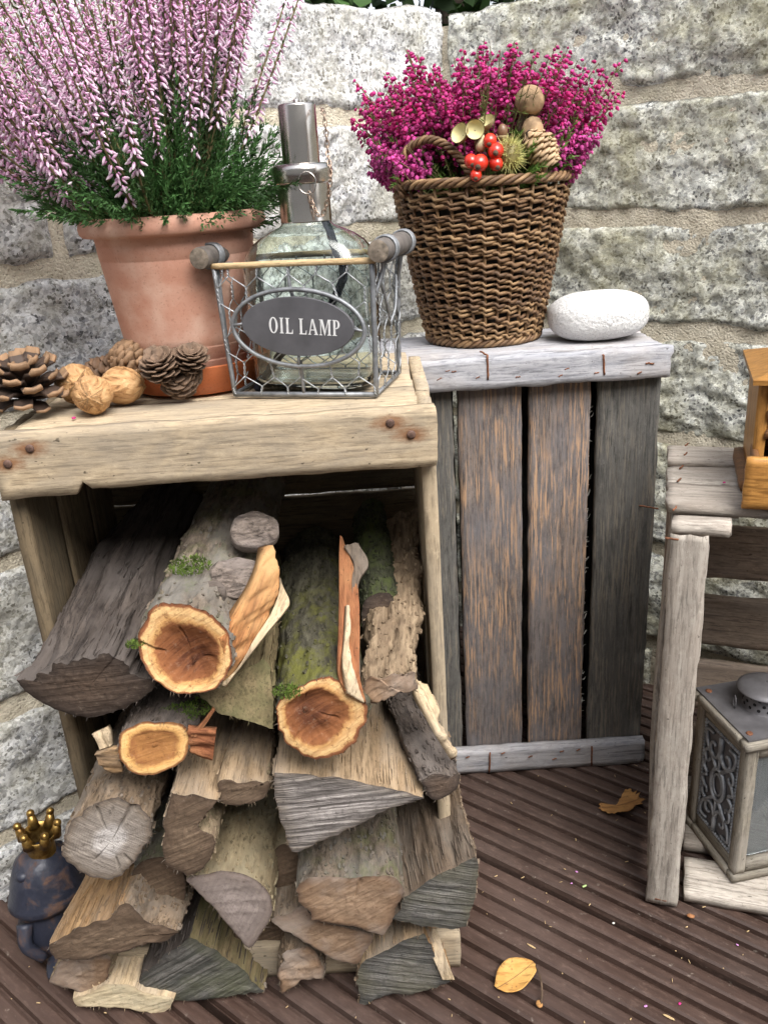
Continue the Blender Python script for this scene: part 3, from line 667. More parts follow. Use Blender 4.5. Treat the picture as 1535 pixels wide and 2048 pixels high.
def ribbon(name, parent, rows, th, mat, amp=.0032, n=60, k=15, label=None):
    """torn strip of wood: rows = [(pixel left, pixel right, distance)] along its length"""
    Lp = spline([aty(*a, y) for a, b, y in rows], n); Rp = spline([aty(*b, y if not isinstance(y, tuple) else y) for a, b, y in rows], n)
    ax = Lp[-1]+Rp[-1]-Lp[0]-Rp[0]; ax /= np.linalg.norm(ax); wv = (Rp-Lp).mean(0)
    nv = np.cross(ax, wv); nv /= np.linalg.norm(nv)
    if nv[1] > 0: nv = -nv
    sd = len(bpy.data.objects)
    G = np.array([[Lp[i]+(Rp[i]-Lp[i])*j/(k-1) for j in range(k)] for i in range(n)])
    d = amp*fbm(np.c_[(G @ ax).ravel()*26, (G @ (wv/np.linalg.norm(wv))).ravel()*200, 0*G[..., 0].ravel()]+sd, sd, 4).reshape(n, k)
    top = G+nv*d[..., None]; bot = G-nv*th
    v = np.vstack([top.reshape(-1, 3), bot.reshape(-1, 3)]); q = n*k; f = []
    for i in range(n-1):
        for j in range(k-1):
            a = i*k+j; f.append((a, a+1, a+k+1, a+k)); f.append((q+a, q+a+k, q+a+k+1, q+a+1))
        f.append((i*k, (i+1)*k, q+(i+1)*k, q+i*k)); f.append((i*k+k-1, q+i*k+k-1, q+(i+1)*k+k-1, (i+1)*k+k-1))
    for j in range(k-1):
        f.append((j, q+j, q+j+1, j+1)); b = (n-1)*k; f.append((b+j, b+j+1, q+b+j+1, q+b+j))
    wn = np.cross(nv, ax); c = v.mean(0)
    M = frame(c, ax, wn); inv = np.array(M.inverted()); v = v @ inv[:3, :3].T+inv[:3, 3]
    o = part(name, v, f, mat, parent, M, label=label)
    bm = bmesh.new(); bm.from_mesh(o.data); bmesh.ops.recalc_face_normals(bm, faces=bm.faces); bm.to_mesh(o.data); bm.free(); o.data.polygons.foreach_set('use_smooth', [True]*len(o.data.polygons))
    return o
def dome(name, parent, px, Y, r, nrm, mat, h=.35, amp=.16):
    k = 26; sd = len(bpy.data.objects); pr = []
    v = []; f = []
    for i in range(9):
        t = i/8*math.pi/2
        for j in range(k):
            a = j*2*math.pi/k; rr = r*math.sin(t+.02)*(1+amp*vn(np.array([[math.cos(a)*1.5, math.sin(a)*1.5, sd*.37]]), sd)[0])
            v.append((rr*math.cos(a), rr*math.sin(a)*.8, r*h*math.cos(t)-(r*.4 if i == 8 else 0)))
    v = np.array(v); v[:, 2] += r*.22*fbm(v*150+sd, sd, 4)-r*.05
    for i in range(8):
        for j in range(k): f.append((i*k+j, i*k+(j+1) % k, (i+1)*k+(j+1) % k, (i+1)*k+j)[::-1])
    f.append(tuple(range(k)))
    n = Vector(nrm).normalized(); p = aty(*px, Y)-np.array(n)*r*.12
    M = frame(p, Vector((1, .1, 0)).cross(n).cross(n)*-1, None, n)
    return part(name, v, f, mat, parent, M)
def moss_tuft(parent, px, Y, r, n=60, seed=1):
    p = aty(*px, Y); V = []; Fc = []; rg = np.random.default_rng(seed)
    for i in range(n*5):
        a = rg.uniform(0, 6.28); rr = r*math.sqrt(rg.uniform()); b = np.array([math.cos(a)*rr*1.3, math.sin(a)*rr*.6, math.sin(a)*rr*.4])
        d = np.array([rg.normal(0, .6), rg.normal(-.4, .5), 1.]); d /= np.linalg.norm(d); l = rg.uniform(.0015, .0042)
        s = np.cross(d, [.3, 1, .2]); s /= np.linalg.norm(s); w_ = .0006
        k = len(V); V += [p+b-s*w_, p+b+s*w_, p+b+d*l]; Fc.append((k, k+1, k+2))
    return part('moss', V, Fc, MAT['mossy'], parent, smooth=False, kind='stuff')
SP = 'split_side'
# --- the traced ends, top to bottom
log('dark', 'dark furrowed split log jutting out past the side board of the tan crate', z5((110, 1135), (240, 1062), (360, 1018), (480, 1000), (560, 985), (640, 985), (720, 1070), (850, 1140), (800, 1210), (720, 1262), (600, 1310), (480, 1330), (350, 1302), (220, 1235)), .530,
    [(0, MAT['sp_dark'], SP), (7, MAT['bk_dark'], 'bark')], MAT['cut_dbrown'], ax=(.10, 1, .17), L=.245, taper=.30, facet=.0060, cracks=((95, .1, .7, .006), (70, .3, 1., .004)), nrm=(0, -1, -.12))
r = log('callus', 'freshly sawn round log with grey callus knots and a torn orange side strip', z5((880, 720), (1000, 722), (1110, 748), (1200, 815), (1250, 880), (1265, 970), (1240, 1080), (1180, 1150), (1090, 1182), (980, 1186), (880, 1140), (805, 1060), (768, 960), (775, 860), (815, 780)), .525,
    MAT['bk_grey'], MAT['cut_fresh'], ax=(.10, 1, .20), L=.24, taper=.05, amp=.0020, hollow=.009, heart=(-.003, -.016), nrm=(-.1, -1, .35), cracks=((30, .55, .95, .004), (75, .2, .6, .003), (-20, .3, .8, .003), (160, .2, .55, .002)))
ribbon('torn_strip', r, [(*z5((1225, 900), (1225, 1150)), .522), (*z5((1250, 850), (1300, 1070)), .527), (*z5((1300, 760), (1400, 900)), .538), (*z5((1390, 620), (1480, 770)), .550), (*z5((1440, 500), (1530, 590)), .562), (*z5((1460, 400), (1500, 385)), .578)], .010, MAT['sp_fresh'])
ribbon('torn_edge', r, [(*z5((1205, 1150), (1235, 1160)), .5205), (*z5((1300, 1060), (1345, 1010)), .5255), (*z5((1400, 890), (1450, 880)), .5365), (*z5((1485, 760), (1555, 750)), .5485), (*z5((1530, 640), (1585, 690)), .5565), (*z5((1535, 560), (1545, 600)), .5625)], .008, MAT['sp_pale'])
dome('knot', r, z5((1295, 560))[0], .566, .0200, (.05, -.75, .75), MAT['knot'], .26)
dome('knot', r, z5((1130, 660))[0], .555, .0140, (-.1, -.8, .6), MAT['bk_dark'], .22)
dome('knot', r, z5((1400, 300))[0], .597, .0200, (.15, -.75, .7), MAT['knot'], .28)
moss_tuft(r, z5((1040, 500))[0], .572, .012, 90, 2); moss_tuft(r, z5((740, 930))[0], .53, .005, 25, 3)
r = log('mossround', 'freshly sawn round log with yellow green mossy bark and a long red torn strip', z6((175, 1560), (190, 1450), (260, 1380), (360, 1320), (500, 1288), (600, 1325), (660, 1400), (735, 1470), (735, 1560), (690, 1660), (620, 1755), (520, 1808), (400, 1815), (290, 1760), (210, 1670)), .520,
    MAT['bk_moss'], MAT['cut_fresh'], ax=(-.035, 1, .06), L=.25, taper=.02, amp=.0018, hollow=.008, heart=(.012, .007), nrm=(0, -1, .25), cracks=((55, .2, .95, .004), (100, .25, .6, .003), (-70, .6, .9, .002), (200, .3, .6, .002)))
ribbon('torn_strip', r, [(*z6((610, 1380), (740, 1450)), .519), (*z6((560, 1250), (700, 1270)), .528), (*z6((565, 1000), (700, 1000)), .553), (*z6((570, 750), (690, 740)), .577), (*z6((570, 550), (650, 560)), .600), (*z6((575, 380), (590, 400)), .625)], .006, MAT['sp_red'])
ribbon('torn_edge', r, [(*z6((625, 1395), (735, 1455)), .517), (*z6((600, 1230), (670, 1290)), .5235), (*z6((605, 1080), (640, 1100)), .5395), (*z6((612, 960), (640, 960)), .5515), (*z6((620, 830), (632, 835)), .564)], .004, MAT['sp_pale'])
ribbon('torn_edge', r, [(*z6((680, 1290), (705, 1300)), .529), (*z6((672, 1000), (695, 1000)), .5535), (*z6((650, 700), (690, 700)), .579), (*z6((660, 560), (755, 560)), .598), (*z6((600, 460), (690, 430)), .613)], .005, MAT['sp_brown'])
moss_tuft(r, z6((235, 1390))[0], .522, .008, 50, 4)
r = log('amber', 'small amber sawn branch end with torn red flakes either side like fins', z7((640, 230), (680, 165), (760, 125), (900, 118), (1010, 140), (1058, 205), (1035, 285), (990, 350), (900, 392), (800, 412), (700, 385), (650, 310)), .528,
    MAT['bk_dark'], MAT['cut_fresh2'], ax=(.10, 1, .10), L=.22, amp=.0014, hollow=.003, nrm=(0, -1, .35))
ribbon('torn_flake', r, [(*z7((1030, 150), (1040, 290)), .5285), (*z7((1090, 160), (1100, 315)), .530), (*z7((1185, 165), (1165, 335)), .529)], .004, MAT['sp_red'])
ribbon('torn_flake', r, [(*z7((1040, 190), (1075, 200)), .530), (*z7((1110, 120), (1130, 130)), .532), (*z7((1165, 45), (1178, 55)), .534)], .003, MAT['sp_red'])
ribbon('torn_flake', r, [(*z7((650, 265), (670, 400)), .5285), (*z7((590, 275), (600, 400)), .529), (*z7((518, 300), (540, 350)), .530)], .005, MAT['sp_honey'])
ribbon('twig_stub', r, [(*z7((545, 275), (605, 255)), .531), (*z7((520, 220), (595, 190)), .532), (*z7((500, 190), (580, 155)), .535)], .008, MAT['sp_pale'])
moss_tuft(r, z7((980, 80))[0], .545, .012, 70, 5); moss_tuft(r, z7((1090, 40))[0], .552, .010, 60, 6)
log('ringed', 'round grey log end with a pale heart and radial cracks under the amber branch end', z7((330, 830), (385, 690), (510, 580), (650, 548), (770, 590), (835, 690), (800, 805), (720, 905), (600, 968), (480, 958), (385, 900)), .526,
    MAT['bk_brown'], MAT['cut_grey'], ax=(.015, 1, .06), L=.24, amp=.0026, heart=(-.003, -.002), nrm=(.05, -1, .1), cracks=((125, .0, .95, .005), (75, .35, .9, .004), (-45, .0, .6, .004), (-95, .45, .8, .003), (-120, .6, .95, .003), (-75, .5, .8, .003), (100, .5, .8, .002)))
log('halftan', 'tan split log with a brown half round end beside the amber branch end', z7((1195, 500), (1215, 452), (1300, 448), (1462, 448), (1430, 535), (1330, 572), (1215, 560)), .532,
    [(0, MAT['sp_tan'], SP), (3, MAT['bk_tan'], 'bark')], MAT['cut_brown'], ax=(-.02, 1, .02), L=.21, facet=.003)
log('wedgebrown', 'tall brown wedge log end standing on edge under the tan half round log', z7((935, 500), (1000, 505), (1195, 548), (1130, 640), (1085, 690), (1160, 740), (1180, 800), (1120, 920), (1010, 965), (912, 910), (890, 800), (905, 640)), .524,
    [(0, MAT['sp_tan'], SP), (3, MAT['bk_tan'], 'bark'), (8, MAT['sp_brown'], SP)], MAT['cut_brown'], ax=(.0, 1, .03), L=.22, facet=.002)
log('quarter', 'quartered log with smooth olive bark and a mauve grey pointed end', z7((1020, 990), (1130, 955), (1260, 940), (1400, 985), (1480, 1060), (1490, 1170), (1440, 1265), (1370, 1355), (1270, 1260), (1150, 1120)), .532,
    [(0, MAT['bk_smooth'], 'bark'), (7, MAT['sp_brown'], SP)], MAT['cut_mauve'], ax=(.02, 1, .03), L=.22, amp=.0007)
log('honey', 'honey coloured split log with a knobbly bark side and rough brown end', z7((280, 1345), (440, 1250), (580, 1205), (690, 1120), (760, 1170), (800, 1215), (900, 1240), (985, 1285), (900, 1320), (680, 1372), (480, 1420), (300, 1425)), .530,
    [(0, MAT['sp_honey'], SP), (3, MAT['bk_brown'], 'bark'), (7, MAT['sp_brown'], SP)], MAT['cut_brown'], ax=(.07, 1, .03), L=.22, facet=.002, cutamp=.0012)
log('greenwedge', 'dark grey triangular log end with green stained growth rings at the foot of the pile', z7((735, 1590), (790, 1510), (900, 1400), (1040, 1292), (1200, 1372), (1350, 1490), (1445, 1590), (1350, 1608), (1100, 1640), (940, 1640)), .558,
    [(0, MAT['sp_dark'], SP), (3, MAT['sp_olive'], SP), (6, MAT['bk_brown'], 'bark')], MAT['cut_dgrey'], ax=(.04, 1, .02), L=.20, facet=.002)
log('smallpale', 'small pale greyish log with a rounded broken end under the honey coloured log', z7((270, 1530), (330, 1440), (450, 1420), (590, 1410), (585, 1500), (545, 1605), (500, 1630), (400, 1592), (290, 1562)), .556,
    MAT['bk_tan'], MAT['cut_tan'], ax=(.06, 1, .02), L=.20, amp=.0018, cutamp=.0018)
log('slab', 'pale yellow bark-free slab of wood lying lowest at the pile foot', z7((412, 1640), (520, 1600), (590, 1560), (690, 1560), (760, 1590), (850, 1620), (945, 1640), (930, 1685), (860, 1722), (700, 1692), (430, 1672)), .552,
    [(0, MAT['sp_pale'], SP)], MAT['cut_pale'], ax=(.05, 1, .03), L=.15, facet=.002)
log('bigwedge', 'large pale wedge log with grey horizontal saw marks under the mossy round log', z8((205, 430), (400, 440), (600, 460), (850, 512), (1085, 570), (900, 640), (720, 720), (560, 790), (430, 845), (310, 890), (278, 800), (238, 700), (205, 560)), .524,
    [(0, MAT['sp_tan'], SP), (4, MAT['bk_grey'], 'bark'), (9, MAT['sp_brown'], SP)], MAT['cut_saw'], ax=(-.01, 1, .03), L=.23, facet=.0012)
log('drift', 'twisted tan fibrous chunk of wood leaning beside the mossy round log', z6((712, 1360), (760, 1300), (900, 1270), (1060, 1262), (1065, 1365), (960, 1405), (880, 1450), (770, 1450)), .532,
    MAT['sp_fibre'], MAT['cut_tan'], ax=(.06, 1, .29), L=.20, amp=.0045, taper=.3, facet=.004, cutamp=.002)
log('darkmoss', 'dark green mossy log deep in the crate beside the tan fibrous chunk', z6((700, 900), (750, 790), (830, 750), (920, 780), (950, 880), (920, 1000), (830, 1040), (750, 1010)), .600,
    MAT['bk_dkmoss'], MAT['cut_dbrown'], ax=(-.02, 1, .14), L=.15, amp=.0014)
r = log('barkpale', 'dark bark log with a pale torn edge against the right side of the tan crate', z8((1080, 470), (1150, 440), (1230, 455), (1292, 430), (1292, 500), (1240, 550), (1150, 590), (1100, 545)), .530,
    MAT['bk_dark'], MAT['cut_dbrown'], ax=(-.28, 1, .16), L=.16, amp=.0018, nrm=(.2, -1, .1))
ribbon('torn_edge', r, [(*z6((1230, 1640), (1330, 1800)), .535), (*z6((1150, 1500), (1225, 1600)), .548), (*z6((1090, 1400), (1200, 1480)), .558), (*z6((1070, 1300), (1130, 1340)), .572)], .007, MAT['sp_pale'])
log('rightwedge', 'big brown wedge log with a dark green grey end overhanging the open deck', z8((905, 1290), (965, 1170), (1080, 1090), (1220, 1012), (1385, 920), (1390, 1080), (1362, 1200), (1330, 1342), (1240, 1358), (1080, 1332)), .536,
    [(0, MAT['sp_brown'], SP), (4, MAT['bk_brown'], 'bark'), (7, MAT['sp_brown'], SP)], MAT['cut_dgrey2'], ax=(-.10, 1, .06), L=.22, facet=.002)
log('halfround', 'half round tan sawn log with grey green bark in the lower middle', z8((330, 1120), (400, 1055), (520, 1040), (650, 1052), (800, 1040), (900, 1045), (955, 1092), (958, 1145), (912, 1230), (888, 1330), (832, 1392), (700, 1340), (560, 1322), (420, 1300), (410, 1250), (342, 1190)), .530,
    [(0, MAT['bk_grey'], 'bark'), (10, MAT['sp_brown'], SP)], MAT['cut_tan'], ax=(-.01, 1, .05), L=.22, amp=.001, cracks=((110, .2, .9, .004), (-60, .1, .6, .003)))
log('undertan', 'brown sawn log end tucked under the half round tan log', z8((180, 1310), (280, 1265), (375, 1222), (410, 1290), (600, 1340), (782, 1390), (742, 1480), (690, 1560), (560, 1530), (400, 1440)), .545,
    MAT['bk_brown'], MAT['cut_tan'], ax=(-.03, 1, .05), L=.21, amp=.0012)
r = log('bottomright', 'dark grey split log with a cobweb and a honey splinter on the deck', z8((690, 1620), (740, 1530), (830, 1495), (950, 1430), (1080, 1380), (1125, 1450), (1180, 1580), (1240, 1660), (1000, 1740), (880, 1730), (725, 1800), (700, 1700)), .548,
    [(0, MAT['sp_tan'], SP), (4, MAT['sp_honey'], SP), (7, MAT['bk_brown'], 'bark')], MAT['cut_dgrey2'], ax=(-.02, 1, .015), L=.21, facet=.002)
ribbon('splinter', r, [(*z8((1195, 1655), (1265, 1650)), .5445), (*z8((1150, 1550), (1225, 1550)), .547), (*z8((1100, 1440), (1185, 1430)), .556), (*z8((1085, 1350), (1160, 1350)), .572)], .006, MAT['sp_pale'])
log('stub', 'small broken stub with flaking bark between the dark grey logs at the pile foot', z8((230, 1580), (255, 1490), (330, 1465), (410, 1455), (480, 1550), (488, 1640), (370, 1662), (262, 1733), (232, 1700)), .557,
    MAT['bk_brown'], MAT['cut_tan'], ax=(-.03, 1, .02), L=.2, amp=.0022, cutamp=.002)
log('olivewedge', 'olive stained wedge log under the callus knotted round log', z5((1100, 1200), (1230, 1150), (1440, 1010), (1480, 1060), (1495, 1390), (1350, 1340), (1200, 1290)), .545,
    [(0, MAT['sp_olive'], SP)], MAT['sp_olive'], ax=(-.01, 1, .03), L=.20, facet=.002, nrm=(0, -1, .9))
log('filler', 'shadowed brown log lying between the half round tan log and the mauve quartered log', z8((205, 900), (330, 880), (400, 1000), (390, 1180), (300, 1290), (210, 1290)), .575,
    MAT['bk_smooth'], MAT['cut_brown'], ax=(0, 1, .03), L=.19, amp=.001)
log('fillergrey', 'shadowed grey log between the cracked round log and the brown wedge', z7((720, 960), (800, 880), (930, 870), (1010, 980), (1000, 1150), (900, 1220), (760, 1180)), .560,
    MAT['bk_grey'], MAT['cut_brown'], ax=(.03, 1, .03), L=.19, amp=.001)
log('fillerlow', 'shadowed olive log behind the green stained triangular log', z7((1300, 1180), (1420, 1150), (1560, 1180), (1600, 1300), (1560, 1480), (1400, 1480), (1300, 1350)), .585,
    MAT['bk_smooth'], MAT['cut_brown'], ax=(0, 1, .01), L=.18, amp=.001)
# ------------------------------------------------------------------ terracotta pot, saucer, heather
def _terra(name, a, b2, chalk):
    b = B(name); c = b.co(); n = b.noise(b.n('Mapping', {'Vector': c, 'Scale': (18, 18, 34)}), 1, 5, .6, .4); f = b.noise(c, 600, 3); g = b.noise(c, 26, 4)
    col = b.mix(b.ramp(n, [(.3, 0.), (.7, 1.)]), a, b2); col = b.mix(b.ramp(g, [(.48, 0.), (.72, chalk)]), col, (.62, .43, .34)); col = b.mix(b.ramp(f, [(.3, .35), (.42, 0.)]), col, (.22, .09, .05))
    return b.end(col, .82, b.bump(b.ma('ADD', n, b.ma('MULTIPLY', f, .4)), .3, .0012), Specular_IOR_Level=.25)
MAT['terra'] = _terra('terracotta', (.46, .225, .155), (.54, .31, .23), .9)
MAT['saucer'] = _terra('terracotta_saucer', (.50, .135, .05), (.58, .19, .08), .12)
PC = np.array([-.150, .708, 0])
ZT = .529
sv, sf = lathe([(.001, .0), (.051, .0), (.0545, .0015), (.0590, .0215), (.0595, .0225), (.0570, .0225), (.0545, .006), (.001, .006)], 64)
tsa = part('pot_saucer', sv, sf, MAT['saucer'], None, Matrix.Translation(Vector((PC[0]+.004, PC[1], ZT+.0006))), label='bright orange clay saucer under the terracotta pot', cat='saucer')
pot = thing('flower_pot', 'pinkish terracotta flower pot with a thick rolled rim holding pale heather', 'flower pot', (PC[0], PC[1], ZT+.0066))
P0 = Matrix.Translation(Vector((PC[0], PC[1], ZT+.0066)))
hp = .1275
pr = [(.001, 0), (.0445, 0), (.046, .0015), (.0488, .0185), (.0491, .0190), (.0484, .0196), (.0490, .0202), (.0506, .0290), (.0510, .0297), (.0502, .0303), (.0508, .0310)]
for t in np.linspace(.1, 1, 9): pr.append((.0508+(.0595-.0508)*t, .031+(.096-.031)*t))
pr += [(.0593, .0966), (.0598, .0972), (.0605, .1055), (.0612, .1130), (.0690, .1138), (.0712, .1160), (.0718, .1205), (.0705, .1250), (.0680, hp), (.0645, hp), (.0625, .122), (.059, .106)]
v, f = lathe(pr, 96); part('pot_wall', v, f, MAT['terra'], pot, P0)
v, f = lathe([(.0605, .112), (.03, .116), (.001, .117)], 32); part('soil', v, f, MAT['soil'], pot, P0)
# instancer
def inst(tv, tf, R, pos):
    tv = np.asarray(tv, float); n = len(tv); V = np.einsum('mij,nj->mni', R, tv)+pos[:, None, :]
    Fq = (np.asarray(tf)[None]+(np.arange(len(pos))*n)[:, None, None]).reshape(-1, np.asarray(tf).shape[1])
    return V.reshape(-1, 3), Fq
def basis(d, up=None, roll=None):
    d = d/np.linalg.norm(d, axis=1)[:, None]; r0 = np.random.default_rng(3).normal(size=d.shape) if up is None else np.broadcast_to(up, d.shape)
    s = np.cross(d, r0); s /= np.linalg.norm(s, axis=1)[:, None]+1e-9; t = np.cross(s, d)
    return np.stack([s, t, d], -1)       # columns: local x, y, z(=d)
def bell(k, prof):
    a = np.arange(k)*2*math.pi/k; v = []; f = []
    for r, z in prof: v += [(r*math.cos(q), r*math.sin(q), z) for q in a]
    for i in range(len(prof)-1):
        for q in range(k):
            f.append((i*k+q, i*k+(q+1) % k, (i+1)*k+(q+1) % k)); f.append((i*k+q, (i+1)*k+(q+1) % k, (i+1)*k+q))
    return np.array(v), np.array(f)
def colmat(name, rough=.6, trans=.25, bump=False):
    b = B(name); c = b.n('Attribute', attribute_name='Col', out=0)
    m = b.end(c, rough, Specular_IOR_Level=.3)
    if trans:
        tr = b.n('BsdfTranslucent', {'Color': c}); mx = b.n('MixShader', {0: trans, 1: b.bs.outputs[0], 2: tr}); b.t.links.new(mx, b.t.nodes['Material Output'].inputs[0])
    return m
MAT['petal'] = colmat('heather_petals'); MAT['leafcol'] = colmat('heather_needles', .55, .2); MAT['stem'] = flat('heather_stem', (.17, .135, .06), .8)
def needles(pos, d, l, w_, col, name, parent, curl=.25):
    n = len(pos); Rm = basis(d)
    tv = np.array([(-.5, 0, 0), (.5, 0, 0), (.42, .12, .55), (-.42, .12, .55), (0, .3, 1.)]); 
    tf = np.array([(0, 1, 2), (0, 2, 3), (3, 2, 4)])
    R2 = Rm*np.stack([w_, w_, l], -1)[:, None, :]
    V, Fc = inst(tv, tf, R2, pos); C = np.repeat(col, 5, 0)
    return part(name, V, Fc, MAT['leafcol'], parent, col=C, kind='stuff', smooth=False)
g = np.random.default_rng(11)
pl = thing('heather_plant', 'tall pale pink and white heather growing in the terracotta pot', 'plant', (PC[0], PC[1], ZT+.12))
base0 = np.array([PC[0], PC[1], ZT+.118])
fp, fd, fc0, fs = [], [], [], []; npos, nd, nl, nc = [], [], [], []; stems = []
NS = 190
for i in range(NS):
    az = g.uniform(0, 2*math.pi); inc = math.radians(54)*math.sqrt(g.uniform(.0, 1))*(1 if math.cos(az) < .0 else .46)
    if i < 8: az = math.radians([185, 195, 172, 205, 190, 180, 15, 200][i]); inc = math.radians([54, 50, 52, 48, 46, 44, 28, 55][i])
    elif i < 26: az = math.radians(g.uniform(160, 225)); inc = math.radians(g.uniform(34, 53))
    L = g.uniform(.17, .255)*(1-.25*(inc/1.2)**2)
    d0 = np.array([math.cos(az)*math.sin(inc), math.sin(az)*math.sin(inc)*.75, math.cos(inc)])
    b0 = base0+np.array([math.cos(az), math.sin(az)*.9, 0])*g.uniform(.0, .05)*(.35+inc)
    b0[2] += g.uniform(-.004, .008)
    ts = np.linspace(0, 1, 14); cur = np.array([g.normal(0, .02), g.normal(0, .02), .045*math.sin(inc)])
    path = b0+d0*L*ts[:, None]+cur*(ts**2)[:, None]-np.array([0, 0, .02*math.sin(inc)])*np.sin(ts*math.pi)[:, None]
    if path[-1][1] > .92: continue
    stems.append(tube(path[:13], np.linspace(.0011, .0005, 13), 4, False))
    start = g.uniform(.36, .50)+(.12 if g.uniform() < .2 else 0)-(.10 if inc > .75 else 0); stop = g.uniform(.88, .97)
    nfl = int(L*(stop-start)/.00125); pink = g.uniform(0, 1)
    for k in range(nfl):
        t = start+(stop-start)*(k+g.uniform(-.5, .5))/nfl
        q = np.array([np.interp(t, ts, path[:, c]) for c in range(3)]); a = k*2.4+g.uniform(-.4, .4)
        sd_ = np.cross(d0, [0, 0, 1.]) if inc > .05 else np.array([1., 0, 0]); sd_ /= np.linalg.norm(sd_)+1e-9; t2 = np.cross(d0, sd_)
        o = sd_*math.cos(a)+t2*math.sin(a)
        dr = o*1.0+d0*g.uniform(-.5, .6)+np.array([0, 0, -.75])+g.normal(size=3)*.25; tt = (t-start)/(stop-start)
        sc = (.88-.40*tt)*g.uniform(.75, 1.15)
        fp.append(q+o*g.uniform(.0008, .0030)); fd.append(dr); fs.append(sc*1.12); fc0.append((tt, pink, g.uniform()))
    # leaf needles on the bare lower part and at the tip
    for k in range(int(170*start/.4)):
        t = g.uniform(.03, start+.05); q = np.array([np.interp(t, ts, path[:, c]) for c in range(3)])
        rr = g.normal(size=3); rr[2] = abs(rr[2])*.4+.1; rr /= np.linalg.norm(rr)
        npos.append(q+rr*.002*g.uniform()); nd.append(rr+d0*.9); nl.append(g.uniform(.0032, .006)); nc.append(np.array([.050, .095, .032])*g.uniform(.55, 1.5)+np.array([.012, .01, 0])*g.uniform())
    for k in range(46):
        t = g.uniform(start, 1); q = np.array([np.interp(t, ts, path[:, c]) for c in range(3)]); rr = g.normal(size=3); rr /= np.linalg.norm(rr)
        npos.append(q); nd.append(rr*.6+d0); nl.append(g.uniform(.003, .006)); nc.append(np.array([.085, .12, .045])*g.uniform(.7, 1.4))
# short green bottom shoots, fern-like
for i in range(430):
    az = g.uniform(0, 2*math.pi); inc = math.radians(g.uniform(15, 104)); L = g.uniform(.035, .075)
    if math.sin(az) > .5: continue
    d0 = np.array([math.cos(az)*math.sin(inc)*1.15, math.sin(az)*math.sin(inc), math.cos(inc)]); b0 = base0+np.array([math.cos(az), math.sin(az), 0])*g.uniform(.015, .052)+np.array([0, 0, g.uniform(.002, .03)])
    tone = g.uniform(.55, 1.35)
    for k in range(80):
        t = g.uniform(.1, 1); q = b0+d0*L*t+np.array([0, 0, .012*t*t]); rr = g.normal(size=3); rr /= np.linalg.norm(rr); side = (1-t)*.010
        q = q+rr*side*g.uniform(0, 1)
        npos.append(q); nd.append(rr*.7+d0); nl.append(g.uniform(.0032, .0058)); nc.append(np.array([.060, .14, .042])*tone*g.uniform(.6, 1.4))
npos = np.array(npos); nl = np.array(nl)
needles(npos, np.array(nd), nl, nl*.26, np.array(nc), 'foliage', pl)
tv, tf = bell(5, [(.0002, 0), (.0009, .0010), (.00125, .0026), (.0010, .0048), (.0002, .0062)])
fp, fd, fs, fc0 = np.array(fp), np.array(fd), np.array(fs), np.array(fc0)
Rm = basis(fd)*fs[:, None, None]
V, Fc = inst(tv, tf, Rm, fp); zt = tv[:, 2]/.0062
pinkc = np.array([.62, .16, .43]); lil = np.array([.80, .46, .70]); wht = np.array([.92, .88, .89])
kk = np.clip(.08+.62*fc0[:, 0]+.4*(fc0[:, 1]-.5)+.5*(fc0[:, 2]-.5), 0, 1)          # pinker towards the tips
bc = wht[None]*(1-kk[:, None])+lil[None]*kk[:, None]; dc = lil[None]*(1-kk[:, None])+pinkc[None]*kk[:, None]
C = dc[:, None]*(1-zt[None, :, None]**1.2)+bc[:, None]*(zt[None, :, None]**1.2)
part('flowers', V, Fc, MAT['petal'], pl, col=C.reshape(-1, 3), kind='stuff')
v, f = join(*stems); part('stems', v, f, MAT['stem'], pl, kind='stuff')
# ------------------------------------------------------------------ wicker basket
def _wick():
    b = B('willow'); c = b.co(); at = b.attr('rad'); n = b.noise(b.n('Mapping', {'Vector': c, 'Scale': (70, 70, 300)}), 1, 4); n2 = b.noise(c, 25, 3)
    col = b.ramp(b.ma('ADD', b.ma('MULTIPLY', n, .5), b.ma('MULTIPLY', b.n('ObjectInfo', out=5), .45)), [(.15, (.060, .034, .020)), (.42, (.17, .095, .048)), (.68, (.32, .20, .10)), (1, (.46, .32, .18))])
    col = b.mix(b.ramp(n2, [(.45, 0.), (.65, .6)]), col, (.10, .06, .036))
    return b.end(col, .6, b.bump(n, .4, .0006), Specular_IOR_Level=.35)
MAT['wick'] = _wick()
BC = np.array([.121, .944, ZG+.0005]); BH = .163
wb = thing('wicker_basket', 'dark brown tapered wicker basket with a twisted side handle holding magenta heather', 'basket', BC)
def br(z): t = z/BH; return .0585+(.0895-.0585)*(t**.92)
NSK = 34
for i in range(NSK):
    a = 2*math.pi*i/NSK; P = [(BC[0]+(br(z))*math.cos(a), BC[1]+(br(z))*math.sin(a), BC[2]+z) for z in np.linspace(.004, BH-.004, 8)]
    v, f = tube(P, .0016, 6); part('stake', v, f, MAT['wick'], wb)
z = .012; row = 0
while z < BH-.010:
    rr = g.uniform(.00125, .0019); n = NSK*6; ph = row % 2; tilt = g.normal(0, .0015); ta = g.uniform(0, 6.28); P = []
    for j in range(n):
        a = 2*math.pi*j/n; s = j/6.+ph
        rad_ = br(z)+.0024*math.cos(math.pi*s)+g.normal(0, .00012); saw = ((s/2.) % 1)-.5
        P.append((BC[0]+rad_*math.cos(a), BC[1]+rad_*math.sin(a), BC[2]+z+tilt*math.sin(a+ta)+.0034*saw+.0007*vn(np.array([[a*3, row*1.7, 0]]), 5)[0]))
    v, f = tube(P, rr*(1+.12*np.sin(np.arange(n)*.37+row)), 6, False, True); part('weaver', v, f, MAT['wick'], wb)
    z += g.uniform(.0029, .0036); row += 1
